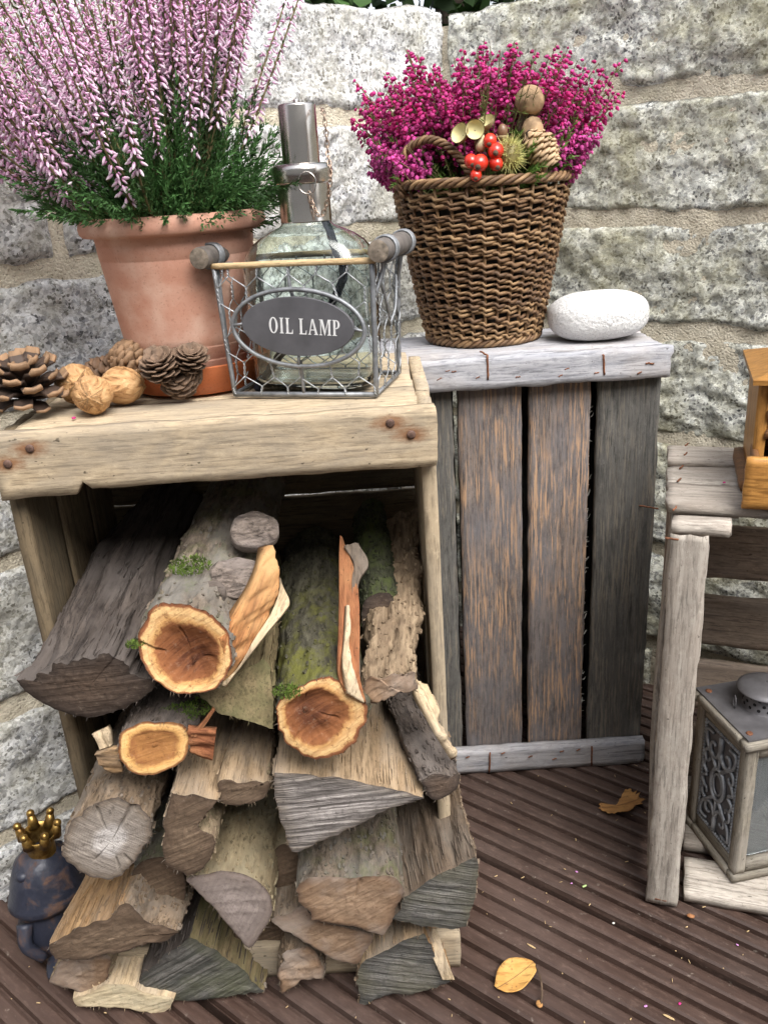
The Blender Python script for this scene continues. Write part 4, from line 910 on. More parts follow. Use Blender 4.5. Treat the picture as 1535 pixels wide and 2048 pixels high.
def braid(cpath, closed, r, amp, turns, k=3, name='rim_braid', parent=None, n=260):
    cp = np.asarray(cpath)
    for q in range(k):
        P = []
        T = np.gradient(cp, axis=0); T /= np.linalg.norm(T, axis=1)[:, None]
        up = np.array([0, 0, 1.]) if name != 'handle_strand' else np.array([0., 1, 0.2])
        S1 = np.cross(T, up); S1 /= np.linalg.norm(S1, axis=1)[:, None]; S2 = np.cross(S1, T)
        th = np.linspace(0, 2*math.pi*turns, len(cp))+2*math.pi*q/k
        P = cp+amp*(np.cos(th)[:, None]*S1+np.sin(th)[:, None]*S2)
        v, f = tube(P[:-1] if closed else P, r, 6, not closed, closed); part(name, v, f, MAT['wick'], parent or wb)
for zz, ra, tn in ((BH, .0905, 16), (.006, .0590, 13)):
    a = np.linspace(0, 2*math.pi, 300); braid(np.c_[BC[0]+ra*np.cos(a), BC[1]+ra*np.sin(a), BC[2]+zz+0*a], True, .0021, .0030, tn, 4)
v, f = lathe([(.001, .004), (.058, .004)], 32, BC); part('basket_base', v, f, MAT['wick'], wb)
v, f = lathe([(.0008, .006)]+[(br(zz)-.0055, zz) for zz in np.linspace(.006, BH-.012, 8)], 36, BC); part('liner', v, f, flat('dark_liner', (.022, .018, .015), .8), wb)
# soil inside
v, f = lathe([(.086, .142), (.04, .148), (.001, .15)], 32, BC); part('soil', v, f, MAT['soil'], wb)
hpts = [aty(806, 395, .905), aty(800, 350, .902), aty(815, 300, .898), aty(850, 280, .892), aty(885, 287, .885), aty(915, 312, .878), aty(938, 345, .868), aty(948, 385, .858)]
braid(spline(hpts, 120), False, .0019, .0026, 7, 3, 'handle_strand')
# magenta heather
mg = thing('heather_plant', 'bushy magenta bell heather growing in the wicker basket', 'plant', BC+np.array([0, 0, .14]))
PODX = aty(1058, 202, .89)
bb0 = BC+np.array([.0, 0, .145]); fp, fd, fs, fc0 = [], [], [], []; npos, nd, nl, nc = [], [], [], []; stems = []
for i in range(330):
    az = g.uniform(0, 2*math.pi); inc = math.radians(47 if math.sin(az) > -.35 else 38)*math.sqrt(g.uniform(.0, 1)); L = g.uniform(.115, .165)*(1-.25*inc)
    if i >= 250:
        az = math.radians(g.choice([g.uniform(150, 225), g.uniform(-45, 30)])); inc = math.radians(g.uniform(45, 75)); L = g.uniform(.040, .062)
    if i < 7: az = math.radians([180, 150, 100, 85, 60, 20, 5][i]); inc = math.radians([20, 15, 10, 6, 14, 24, 38][i]); L = .160
    d0 = np.array([math.cos(az)*math.sin(inc)*1.05, math.sin(az)*math.sin(inc)*.85, math.cos(inc)*.92]); b0 = bb0+np.array([math.cos(az), math.sin(az)*(1 if math.sin(az) > 0 else .6), 0])*g.uniform(0, .07)*(.3+inc*.7)
    if i >= 250: b0 = bb0+np.array([math.cos(az), math.sin(az)*.9, 0])*g.uniform(.045, .07)+np.array([0, 0, g.uniform(.005, .03)])
    ts = np.linspace(0, 1, 10); path = b0+d0*L*ts[:, None]+np.array([g.normal(0, .008), g.normal(0, .008), .012*math.sin(inc)])*(ts**2)[:, None]
    # stay in front of the wall faces
    dw = min(np.dot(path[-1][:2]-CORN, nR), np.dot(path[-1][:2]-CORN, nL))
    if dw < .03: continue
    low = i >= 250
    stems.append(tube(path, np.linspace(.0009, .0004, 10), 4, False))
    start = g.uniform(.38, .55); nfl = int(g.uniform(26, 42))
    for k in range(nfl):
        t = start+(1-start)*(k+g.uniform(-.5, .5))/nfl*1.0; q = np.array([np.interp(t, ts, path[:, c]) for c in range(3)])
        a = k*2.4+g.uniform(-.6, .6); s1 = np.cross(d0, [.1, .2, 1.]); s1 /= np.linalg.norm(s1); s2 = np.cross(d0, s1); o = s1*math.cos(a)+s2*math.sin(a)
        spread = (.0055*(1-.75*max(0, t-.6)/.4))*g.uniform(.55, 1.2)
        q = q+o*spread+np.array([0, 0, g.normal(0, .0012)])
        if q[1] < .905 and abs(q[0]-PODX[0]) < .019 and PODX[2]-.06 < q[2] < PODX[2]+.019: continue
        if q[1] < .900 and .036 < q[0] < .11 and .66 < q[2] < .73 and q[1] < .893: continue
        if q[1] < .900 and .072 < q[0] < .178 and q[2] < .755-.05*abs(q[0]-.12)/.06: continue
        fp.append(q); fd.append(o+d0*.2+np.array([0, 0, -.5])); fs.append(g.uniform(.65, 1.2)*(1-.25*max(0, t-.8)/.2)); fc0.append((.9 if low else g.uniform(0, .6), g.uniform(.55, 1.3)))
    for k in range(75):
        t = g.uniform(.05, .95)**1.2; q = np.array([np.interp(t, ts, path[:, c]) for c in range(3)]); rr = g.normal(size=3); rr /= np.linalg.norm(rr)
        npos.append(q+rr*.001); nd.append(rr+d0*.8); nl.append(g.uniform(.0035, .008)); nc.append(np.array([.11, .15, .04])*g.uniform(.5, 1.5))
for i in range(75):   # bright green tufts low at the front
    az = math.radians(g.choice([g.uniform(205, 250), g.uniform(290, 350), g.uniform(180, 360)])); inc = math.radians(g.uniform(35, 88)); L = g.uniform(.03, .06)
    d0 = np.array([math.cos(az)*math.sin(inc), math.sin(az)*math.sin(inc), math.cos(inc)]); b0 = bb0+np.array([math.cos(az), math.sin(az), 0])*g.uniform(.035, .072)+np.array([0, 0, g.uniform(.01, .03)])
    for k in range(70):
        t = g.uniform(0, 1); q = b0+d0*L*t; rr = g.normal(size=3); rr /= np.linalg.norm(rr)
        npos.append(q+rr*.004*(1-t)); nd.append(rr*.6+d0); nl.append(g.uniform(.004, .009)); nc.append(np.array([.13, .24, .05])*g.uniform(.6, 1.35))
npos, nd, nl, nc = map(np.array, (npos, nd, nl, nc)); ok = ~((npos[:, 1] < .905) & (npos[:, 0] < .112) & (npos[:, 0] > .035) & (npos[:, 2] > .655)); npos, nd, nl, nc = npos[ok], nd[ok], nl[ok], nc[ok]
needles(npos, nd, nl, nl*.16, nc, 'foliage', mg)
tv, tf = bell(7, [(.0004, 0), (.0013, .0005), (.0021, .0018), (.0022, .0030), (.0015, .0046), (.0009, .0052), (.0014, .0058)])
fp, fd, fs, fc0 = map(np.array, (fp, fd, fs, fc0)); V, Fc = inst(tv, tf, basis(fd)*fs[:, None, None], fp)
ca, cb = np.array([.50, .010, .150]), np.array([.62, .09, .36])
C = (ca[None]*(1-fc0[:, :1])+cb[None]*fc0[:, :1])*fc0[:, 1:2]
zt = tv[:, 2]/.0058; C = C[:, None]*(1.12-.3*zt)[None, :, None]+np.array([.10, .03, .07])*(zt**4)[None, :, None]
part('flowers', V, Fc, MAT['petal'], mg, col=C.reshape(-1, 3), kind='stuff')
v, f = join(*stems); part('stems', v, f, MAT['stem'], mg, kind='stuff')
# ------------------------------------------------------------------ cones, nuts and trimmings
MAT['scale'] = flat('cone_scale_brown', (.15, .085, .048), .7, .5, 120, .4); MAT['scale_tip'] = flat('cone_scale_tan', (.24, .145, .08), .75, .35, 150, .4); MAT['scale_dk'] = flat('cone_scale_dark', (.055, .034, .024), .7, .4, 120)
MAT['scale_pale'] = flat('cone_scale_pale', (.46, .32, .19), .7, .3, 120, .4); MAT['scale_grey'] = flat('cone_scale_grey_brown', (.155, .10, .066), .8, .4, 200, .5)
def scale_mesh(name, w_, l, t, tipw, m1, m2, cup=.25, split=.72):
    # shield-shaped scale: base at origin, growing along +Y, upper side +Z
    out = [(0, -.02)]; n = 7; rows = []
    for i in range(n):
        u = i/(n-1); wd = w_*(.35+.65*math.sin(min(1, u*1.15)*math.pi*.5))*(1 if u < .8 else (1-(u-.8)/.2*(1-tipw)))
        rows.append([(x*wd*.5, u*l, cup*l*(u**2)-abs(x)*0.12*wd+(t*.9 if u > .78 and u < .97 else 0)) for x in (-1, -.5, 0, .5, 1)])
    v = [p for r in rows for p in r]+[(p[0], p[1], p[2]-t) for r in rows for p in r]; q = n*5; f = []
    for i in range(n-1):
        for j in range(4): a = i*5+j; f.append((a, a+1, a+6, a+5)); f.append((q+a, q+a+5, q+a+6, q+a+1))
        f.append((i*5, i*5+5, q+i*5+5, q+i*5)); f.append((i*5+4, q+i*5+4, q+i*5+9, i*5+9))
    b_ = (n-1)*5
    for j in range(4): f.append((b_+j, b_+j+1, q+b_+j+1, q+b_+j)); f.append((j, q+j, q+j+1, j+1))
    me = mesh(name, v, f, [m1, m2]); mi = [0]*len(me.polygons)
    for i, p in enumerate(me.polygons):
        if p.center.y > l*split: mi[i] = 1
    me.polygons.foreach_set('material_index', mi); return me
def cone(label, pos, axis, L, R, ns, me, openang, core, name='pine_cone', egg=1.0, tipk=.35, inner=.35, group=None, smax=1.25):
    A = Vector(axis).normalized(); root = thing(name, label, 'pine cone', pos, group)
    M0 = frame(pos, A, None, A.orthogonal())
    pr = [(max(.0004, inner*R*math.sin(math.pi*min(1, (.06+.92*t)**egg))**.8), t*L*.96) for t in np.linspace(0, 1, 9)]
    v, f = lathe(pr, 12); v = v[:, [2, 0, 1]]; part('core', v, f, core, root, M0)
    for i in range(ns):
        u = (i+.5)/ns; a = i*2.39996; env = math.sin(math.pi*min(1, (.10+.86*u)**egg))**.75
        rb = inner*R*env*.8; op = openang*(1-u*.75); ll = (R*env-rb)/max(.3, math.sin(op))*1.0
        dirv = np.array([math.cos(op), math.sin(op)*math.cos(a), math.sin(op)*math.sin(a)]); b0 = np.array([u*L*.88, rb*math.cos(a), rb*math.sin(a)])
        yv = Vector(dirv); rad_ = Vector((0, math.cos(a), math.sin(a))); xv = yv.cross(rad_).normalized(); zv = xv.cross(yv)
        s = max(.35, min(smax, ll/(.0115)))*random.uniform(.92, 1.08)
        Ml = Matrix(((xv.x*s, yv.x*s, zv.x*s, b0[0]), (xv.y*s, yv.y*s, zv.y*s, b0[1]), (xv.z*s, yv.z*s, zv.z*s, b0[2]), (0, 0, 0, 1)))
        o = bpy.data.objects.new('scale', me); link(o, M0 @ Ml, root)
    return root
s_open = scale_mesh('scale', .0062, .0125, .0011, .75, MAT['scale_dk'], MAT['scale_tip'], .12, .88)
s_big = scale_mesh('scale', .0095, .0115, .0020, .65, MAT['scale'], MAT['scale_tip'], .15)
s_larch = scale_mesh('scale', .0095, .0115, .0008, .75, MAT['scale_grey'], MAT['scale_grey'], .30)
s_slim = scale_mesh('scale', .0085, .0115, .0009, .6, MAT['scale'], MAT['scale'], .22)
s_pale = scale_mesh('scale', .0105, .0115, .0011, .55, MAT['scale_pale'], MAT['scale_pale'], .22)
def topz(px, z): p = atz(*px, ZT+z); return p
p = topz((60, 812), .006); cone('wide open pine cone with long dark scales beside the walnuts', p+np.array([0, 0, .002]), (.05, -.18, 1), .024, .0285, 34, s_open, 1.45, MAT['scale_dk'], egg=.62, inner=.16, smax=2.3)
p = topz((305, 786), .018); cone('large closed pine cone with knobbly tan scale tips leaning on the terracotta pot', topz((312, 800), .0)+np.array([.0, .012, .0160]), (-.80, .35, .50), .036, .0155, 84, s_big, .95, MAT['scale_dk'], egg=.8, inner=.55)
p = topz((235, 785), .010); cone('slim brown cone lying behind the walnuts', p+np.array([.010, .038, .006]), (-1, .12, .08), .040, .0125, 60, s_slim, .75, MAT['scale_dk'], inner=.5)
p = topz((362, 790), .012); cone('rosette shaped grey brown larch cone turned towards the deck', topz((366, 800), .0)+np.array([.0, .012, .0150]), (.02, -.85, .35), .017, .0160, 46, s_larch, 1.15, MAT['scale_dk'], egg=.8, inner=.35)
p = topz((333, 770), .02); cone('small grey brown larch cone wedged behind the rosette shaped one', aty(333, 758, .642), (-.10, -.45, .85), .017, .0130, 40, s_larch, 1.0, MAT['scale_dk'], egg=.8, inner=.4)
p = topz((375, 752), .02); cone('small larch cone propped on the pot saucer', aty(382, 742, .645), (.2, -.40, .9), .015, .0110, 36, s_larch, 1.0, MAT['scale_dk'], egg=.8, inner=.4)
def _nut():
    b = B('walnut_shell'); c = b.co(); n = b.noise(b.n('Mapping', {'Vector': c, 'Scale': (60, 170, 170)}), 1, 5, .6, 1.); n2 = b.noise(c, 45, 3)
    col = b.ramp(n, [(.34, (.20, .10, .04)), (.48, (.46, .26, .115)), (.72, (.60, .39, .20))]); col = b.mix(b.ramp(n2, [(.55, 0.), (.75, .5)]), col, (.30, .17, .085))
    return b.end(col, .62, b.bump(n, 1., .0025), Specular_IOR_Level=.3)
MAT['nut'] = _nut(); MAT['fibre'] = flat('dry_fibre', (.20, .13, .06), .8)
def walnut(label, p, r, axis, seed):
    A = Vector(axis).normalized(); root = thing('walnut', label, 'walnut', p-np.array([0, 0, r*.9]))
    k, m = 40, 22; v = []; 
    for i in range(m+1):
        t = math.pi*i/m
        for j in range(k):
            a = 2*math.pi*j/k; d = np.array([math.cos(t), math.sin(t)*math.cos(a), math.sin(t)*math.sin(a)])
            v.append(d)
    v = np.array(v); rr = r*(1+.10*fbm(v*np.array([1.6, 3.2, 3.2])+seed, seed, 4)+.03*np.exp(-(v[:, 2]/.07)**2)); rr *= 1-.03*np.exp(-((np.abs(v[:, 2])-.14)/.05)**2)
    V = v*rr[:, None]*np.array([1.16, 1, .97]); V[:, 0] += np.sign(v[:, 0])*r*.12*np.clip(np.abs(v[:, 0])-.9, 0, 1)*8
    f = [(i*k+j, i*k+(j+1) % k, (i+1)*k+(j+1) % k, (i+1)*k+j) for i in range(m) for j in range(k)]
    M = frame(p, A, None, A.orthogonal()); part('shell', V, f, MAT['nut'], root, M)
    V2 = []
    for q in range(9):
        a = q*2*math.pi/9+random.uniform(-.5, .5); ts = np.linspace(.05, random.uniform(.3, 1.0), 7)+0
        P = [np.array([math.cos(t)*1.2, math.sin(t)*math.cos(a), math.sin(t)*math.sin(a)])*r*1.02 for t in ts]; V2.append(tube(P, .00018, 4))
    v2, f2 = join(*V2); part('husk_fibres', v2, f2, MAT['fibre'], root, M, kind='stuff')
    return root
walnut('pale walnut nearest the open pine cone', topz((150, 815), .0)+np.array([.000, .012, .0158]), .0158, (.3, -.9, .2), 1)
walnut('pale walnut with its fibrous tip turned outwards between two others', topz((186, 833), .0)+np.array([.0, .009, .0142]), .0146, (.15, -1, .1), 2)
walnut('oval walnut lying against the large closed pine cone', topz((243, 815), .0)+np.array([0, .010, .0145]), .0146, (1, -.15, .05), 3)
# decorations in the wicker basket
p = aty(1075, 300, .875); cone('pale long pine cone among the basket trimmings', aty(1055, 262, .880), (.55, -.25, -.85), .034, .0165, 70, s_pale, .70, MAT['scale_dk'], egg=.9, inner=.55)
MAT['pod'] = flat('dried_pod', (.33, .22, .125), .85, .4, 90, .7, .0015); MAT['pod_dk'] = flat('dried_pod_stalk', (.085, .055, .035), .9, .5, 120, .8, .0015)
t = thing('dried_pod', 'round tan dried pod on a thick dark stalk among the heather', 'dried pod', aty(1065, 300, .89))
def blob(r, sx, sy, sz, seed, amp=.08, fr=1.8, k=26, m=16):
    v = []
    for i in range(m+1):
        th = math.pi*i/m
        for j in range(k): a = 2*math.pi*j/k; v.append((math.sin(th)*math.cos(a), math.sin(th)*math.sin(a), math.cos(th)))
    v = np.array(v); V = v*(r*(1+amp*fbm(v*fr+seed, seed, 4)))[:, None]*np.array([sx, sy, sz])
    return V, [(i*k+j, (i+1)*k+j, (i+1)*k+(j+1) % k, i*k+(j+1) % k) for i in range(m) for j in range(k)]
v, f = blob(.0137, 1, 1, .98, 4, .12, 3); part('pod', v, f, MAT['pod'], t, Matrix.Translation(Vector(aty(1058, 202, .89))))
v, f = tube(spline([aty(1056, 222, .893), aty(1048, 255, .894), aty(1052, 300, .894), aty(1056, 345, .90)], 14), np.r_[np.linspace(.0085, .0062, 7), np.linspace(.007, .0105, 7)], 12)
v = v+.0012*np.random.default_rng(1).normal(size=v.shape); part('stalk', v, f, MAT['pod_dk'], t)
v, f = blob(.0105, 1, 1, 1.2, 8, .15, 3); part('lower_pod', v, f, MAT['pod'], t, Matrix.Translation(Vector(aty(1064, 262, .886))))
MAT['cup'] = flat('acorn_cup', (.34, .27, .14), .8, .35, 200, .5); MAT['cupin'] = flat('acorn_cup_inner', (.62, .56, .30), .7, .15, 60, .2)
def cup(label, px, Y, r, nrm):
    pr_o = [(.0005, -r*.75), (r*.5, -r*.68), (r*.85, -r*.4), (r, -.02*r), (r*1.0, .05*r)]; pr_i = [(r*.92, .05*r), (r*.75, -r*.35), (r*.4, -r*.55), (.0005, -r*.6)]
    p = aty(*px, Y); n = Vector(nrm).normalized(); M = frame(p, n.orthogonal(), None, n); root = thing('acorn_cup', label, 'acorn cup', p)
    v, f = lathe(pr_o, 22); part('cup_shell', v, f, MAT['cup'], root, M); v, f = lathe(pr_i, 22); part('cup_lining', v, f, MAT['cupin'], root, M)
    q = p-np.array(n)*r*.7; v, f = tube([q, q+np.array([.001, .006, -.012]), q+np.array([.002, .010, -.028])], .0008, 5); part('stalk', v, f, MAT['fibre'], root)
cup('acorn cup turned sideways left of the open pale one', (918, 266), .868, .0098, (-.55, -.55, .3))
cup('pale acorn cup open towards the deck', (949, 259), .860, .0092, (-.1, -1, .15))
cup('acorn cup tilted up behind the open pale one', (968, 243), .872, .0098, (-.45, -.45, .75))
b = B('rose_hip_skin'); MAT['hip'] = b.end(b.mix(b.noise(b.co(), 60, 3), (.50, .02, .012), (.66, .045, .018)), .22, Coat_Weight=.3)
for px, Y_, r, lb in (((979, 281), .858, .0066, 'red rose hip beside the small acorn above the others'), ((991, 302), .854, .0078, 'glossy red rose hip touching the spiny chestnut burr'), ((991, 327), .853, .0068, 'red rose hip tucked against the base of the chestnut burr'), ((959, 326), .851, .0082, 'largest red rose hip with a black calyx beside the basket handle'), ((941, 322), .853, .0066, 'red rose hip half hidden behind the basket handle'), ((951, 350), .849, .0058, 'red rose hip hanging over the basket rim')):
    p = aty(*px, Y_); root = thing('rose_hip', lb, 'rose hip', p); v, f = blob(r, .95, .95, 1.12, 3, .03); dv = Vector((random.uniform(-.3, .3), -.8, random.uniform(-.6, .1))).normalized(); M = frame(p, dv.orthogonal(), None, dv)
    part('fruit', v, f, MAT['hip'], root, M); v, f = lathe([(.0003, r*1.28), (r*.28, r*1.25), (r*.34, r*1.05)], 9); part('calyx', v, f, MAT['pod_dk'], root, M)
    v, f = tube([p+np.array([0, .004, 0]), p+np.array([.002, .012, -.006]), p+np.array([.004, .02, -.02])], .0007, 5); part('stalk', v, f, MAT['fibre'], root)
MAT['spine'] = flat('burr_spines', (.50, .48, .17), .6, .3, 40)
p = aty(1018, 312, .862); root = thing('chestnut_burr', 'yellow green spiny chestnut burr on the basket rim', 'chestnut burr', p); v, f = blob(.0115, .85, .85, 1.1, 2); part('husk', v, f, flat('burr_husk', (.24, .20, .07)), root, Matrix.Translation(Vector(p)))
Vs = []
for i in range(420):
    d = g.normal(size=3); d /= np.linalg.norm(d); q = p+d*np.array([.85, .85, 1.1])*.0112; d2 = d+g.normal(size=3)*.35; Vs.append(tube([q, q+d2*g.uniform(.004, .0075)], [.00042, .0001], 3, False))
v, f = join(*Vs); part('spines', v, f, MAT['spine'], root, kind='stuff')
p = aty(1004, 264, .872); root = thing('acorn', 'small brown acorn between the acorn cups and the pod', 'acorn', p); v, f = blob(.0062, .8, .8, 1.15, 2, .02); part('nut', v, f, flat('acorn_brown', (.20, .11, .06), .35), root, Matrix.Translation(Vector(p))); v, f = lathe([(.0052, -.003), (.0056, -.0045), (.003, -.0075), (.0003, -.008)], 14, p); part('cup_shell', v, f, MAT['cup'], root)
p0 = aty(960, 300, .866); v, f = tube(spline([p0, aty(962, 285, .863), aty(966, 270, .866)], 8), np.array([.004, .0045, .005, .0045, .004, .003, .002, .0006]), 8)
o = part('dry_husk', v*1., f, flat('dry_husk', (.60, .54, .34), .8, .2, 50), None, label='pale papery husk between the acorn cups and the rose hips', cat='husk')
# white stone
b = B('painted_stone'); c = b.co(); n = b.noise(c, 260, 5, .65); MAT['pebble'] = b.end(b.ramp(b.noise(c, 420, 3), [(.28, (.34, .34, .35)), (.40, (.68, .68, .68)), (1, (.78, .78, .775))]), .8, b.bump(n, 1., .003))
sp_ = aty(1194, 643, .905); v, f = blob(.05, 1, 1, 1, 3, .05, .9, 56, 36); q = v/np.linalg.norm(v, axis=1)[:, None]
v = np.sign(q)*np.abs(q)**.78; v = v*np.array([.0515, .040, .0245])*(1+.03*fbm(q*1.3, 4, 2))[:, None]
part('pebble', v, f, MAT['pebble'], None, frame((sp_[0], sp_[1], ZG+.0248), (1, .0, .02), (0, 1, 0)), label='smooth white rounded stone on the grey crate', cat='stone')
# ------------------------------------------------------------------ oil lamp in its wire holder
MAT['wire'] = flat('galvanised_wire', (.42, .44, .46), .45, .35, 200, .3, .0005, Metallic=.75); MAT['frame'] = flat('dull_zinc_frame', (.24, .25, .265), .55, .35, 150, .4, .0006, Metallic=.6)
b = B('nickel'); c = b.co(); n = b.noise(c, 50, 4); MAT['nickel'] = b.end(b.mix(n, (.70, .66, .62), (.52, .49, .46)), b.ramp(n, [(.3, .14), (.8, .27)]), Metallic=1.)
b = B('bottle_glass'); MAT['glass'] = b.end((.86, .93, .90), .015, Transmission_Weight=1., IOR=1.45)
MAT['copper'] = flat('chain_copper', (.48, .36, .28), .35, .3, 200, .2, Metallic=.9)
MAT['wickm'] = flat('lamp_wick', (.028, .034, .055), .9, .4, 700, .8, .001)
MAT['rod'] = flat('handle_wood', (.12, .105, .095), .8, .4, 120, .5); MAT['rodend'] = flat('handle_end_grain', (.19, .155, .12), .85, .6, 200, .7)
MAT['reed'] = wood('reed_rail', (.58, .44, .26), (.40, .28, .15), grain=2.)
MAT['slate'] = flat('plaque_slate', (.075, .074, .082), .6, .25, 50, .25); MAT['letter'] = flat('plaque_lettering', (.62, .62, .63), .7, .12, 300, .1)
Aw = math.radians(15.5); w1 = np.array([math.cos(Aw), -math.sin(Aw), 0]); w2 = np.array([math.sin(Aw), math.cos(Aw), 0]); wz = np.array([0, 0, 1.])
W0 = np.array([-.108, .6455, ZT+.0025]); WW, WD, WH = .112, .072, .094
wbk = thing('wire_holder', 'grey chicken wire bottle holder with wooden rod handles and an oval slate plaque', 'wire holder', W0+w1*WW/2+w2*WD/2)
def PW_(a, b_, z, fl=True):   # a 0..1 across, b 0..1 deep; flares slightly to the top
    k = 1+.06*z/WH
    return W0+w1*(WW*(.5+(a-.5)*k))+w2*(WD*(.5+(b_-.5)*k))+wz*z
def wire(pts, r, name, mt, n=None, k=6, closed=False):
    P = spline(pts, n) if n else np.array(pts); v, f = tube(P, r, k, True, closed); return part(name, v, f, MAT[mt], wbk)
wire([PW_(0, 0, 0), PW_(1, 0, 0), PW_(1, 1, 0), PW_(0, 1, 0)], .0020, 'base_wire', 'frame', closed=True)
for a, b_ in ((0, 0), (1, 0), (1, 1), (0, 1)):
    wire([PW_(a, b_, 0), PW_(a, b_, WH*.35), PW_(a, b_, WH*.7), PW_(a, b_, WH)], .0019, 'corner_wire', 'frame', 10)
wire([PW_(.5, 0, 0), PW_(.5, -.01, .02), PW_(.5, -.02, .026)], .0014, 'stay_wire', 'frame', 6); wire([PW_(.5, -.02, .070), PW_(.48, -.01, .08), PW_(.48, 0, WH)], .0014, 'stay_wire', 'frame', 6)
for b_ in (0, 1):
    c = (PW_(0, b_, WH)+PW_(1, b_, WH))/2; plank('top_rail', wbk, MAT['reed'], c, w1, w2, WW*1.10, .0052, .0045, wear=.0008)
for a in (0, 1): wire([PW_(a, 0, WH), PW_(a, 1, WH)], .0018, 'top_wire', 'frame')
# hexagonal netting
def hexnet(o, eu, ev, Wd, Ht, name):
    cw, ch = .0225, .0185; segs = []; tw = []; ds = ch*.62
    cols = int(Wd/cw)+2; rows_ = int(Ht/ch)+2
    def node(i, j, up):
        x = (i+(.5 if j % 2 else 0))*cw; y = j*ch+(ds/2 if up else -ds/2)*.9
        h = _h(np.int64(i+50), np.int64(j+50), np.int64(1 if up else 0), len(name)+int(Wd*1e4)); return np.array([x+(h-.5)*.003, y+(_h(np.int64(i), np.int64(j), np.int64(7), 3)-.5)*.003])
    def clip(p): return np.array([min(max(p[0], 0), Wd), min(max(p[1], 0), Ht)])
    def add(a, b2, L_, r=.0):
        a2, b3 = clip(a), clip(b2)
        if np.linalg.norm(a2-b3) < .002: return
        if (a[0] < 0 and b2[0] < 0) or (a[0] > Wd and b2[0] > Wd) or (a[1] < 0 and b2[1] < 0) or (a[1] > Ht and b2[1] > Ht): return
        L_.append((a2, b3))
    for j in range(-1, rows_):
        for i in range(-1, cols):
            add(node(i, j, False), node(i, j, True), tw)
            k = 0 if j % 2 == 0 else 1
            add(node(i, j, True), node(i+k-1, j+1, False), segs); add(node(i, j, True), node(i+k, j+1, False), segs)
    to3 = lambda p, off=0: o+eu*p[0]+ev*p[1]
    nvec = np.cross(eu, ev); parts_ = []
    for a, b2 in segs:
        m = (a+b2)/2; parts_.append(tube(spline([to3(a), to3(m)+nvec*random.uniform(-.0008, .0008), to3(b2)], 5), .00048, 5))
    for a, b2 in tw:
        for s in (0, math.pi):
            P = []
            for t in np.linspace(0, 1, 9):
                q = a+(b2-a)*t; th = t*9+s; P.append(to3(q+np.array([.0006*math.cos(th), 0]))+nvec*.0006*math.sin(th))
            parts_.append(tube(P, .00045, 5))
    v, f = join(*parts_); part('netting', v, f, MAT['wire'], wbk)
hexnet(PW_(0, 0, 0)-w2*.0012, w1, (PW_(0, 0, WH)-PW_(0, 0, 0))/WH, WW, WH, 'front'); hexnet(PW_(0, 1, 0), w1, wz, WW, WH, 'backs')
hexnet(PW_(1, 0, 0)+w1*.0012, w2, (PW_(1, .5, WH)-PW_(1, .5, 0))/WH, WD, WH, 'right1'); hexnet(PW_(0, 0, 0), w2, (PW_(0, .5, WH)-PW_(0, .5, 0))/WH, WD, WH, 'left12')
# rod handles with wound wire
for a, sg in ((-.055, -1), (1.055, 1)):
    A_, B_ = PW_(a, -.10, WH+.0075), PW_(a, 1.02, WH+.0075); v, f = tube([A_, A_+(B_-A_)*.03, A_+(B_-A_)*.5, A_+(B_-A_)*.97, B_], [.0073, .0079, .0079, .0079, .0073], 20, False); part('rod_handle', v, f, MAT['rod'], wbk)
    for q, dr in ((A_, -1), (B_, 1)):
        v, f = lathe([(.0074, 0), (.005, .0005), (.0003, .0009)], 20); part('rod_end', v, f, MAT['rodend'], wbk, frame(q, w1, None, w2*dr))
    for t in (.24, .86):
        c = A_+(B_-A_)*t
        for k in range(4):
            th = np.linspace(0, 2*math.pi, 18, endpoint=False); off = w2*(k-1.5)*.0021
            wire([c+off+(math.cos(q)*w1+math.sin(q)*wz)*.0088+w2*.0012*math.sin(q) for q in th], .00095, 'wrap_wire', 'frame', closed=True)
        for k in (-1, 1): wire([c+w2*k*.003+w1*.0095*sg*(-.2)-wz*.008, c+w2*k*.002-wz*.016-w1*sg*.003, PW_(0 if sg < 0 else 1, .05 if t < .5 else .95, WH*.72), PW_(0 if sg < 0 else 1, .03 if t < .5 else .97, WH*.5)], .0012, 'tie_wire', 'frame', 14)
wire([PW_(1, .93, WH*.9), PW_(1.02, .75, WH*.6), PW_(1.0, .62, WH*.46)], .0012, 'tie_wire', 'frame', 10); wire([PW_(1, .22, WH*.9), PW_(1.02, .42, WH*.62), PW_(1.0, .62, WH*.46)], .0012, 'tie_wire', 'frame', 10)
# oval ring and plaque
oc = atpl(598, 655, PW_(.5, 0, 0)-w2*.003, w2); tl = math.radians(-3.5); u1 = w1*math.cos(tl)+wz*math.sin(tl); u2 = -w1*math.sin(tl)+wz*math.cos(tl)
th = np.linspace(0, 2*math.pi, 60, endpoint=False)
wire([oc-w2*.0035+u1*.0500*math.cos(q)+u2*.0275*math.sin(q) for q in th], .0017, 'plaque_ring', 'frame', closed=True)
pc = atpl(595, 653, oc-w2*.006, w2)
rim = [(.0425*math.cos(q), .0210*math.sin(q)) for q in th]; n = len(rim)
v = [(x*.985, y*.985, .0016) for x, y in rim]+[(x, y, .0009) for x, y in rim]+[(x, y, -.001) for x, y in rim]; f = [tuple(range(n))]+[(n+i, n+(i+1) % n, (i+1) % n, i) for i in range(n)]+[(2*n+i, 2*n+(i+1) % n, n+(i+1) % n, n+i) for i in range(n)]+[tuple(2*n+i for i in range(n))[::-1]]
PM = frame(pc, u1, u2); 
if (PM.to_3x3() @ Vector((0, 0, 1))).y > 0: PM = frame(pc, u1, None, -Vector(w2))
plq = part('plaque', v, f, MAT['slate'], wbk, PM, smooth=False)
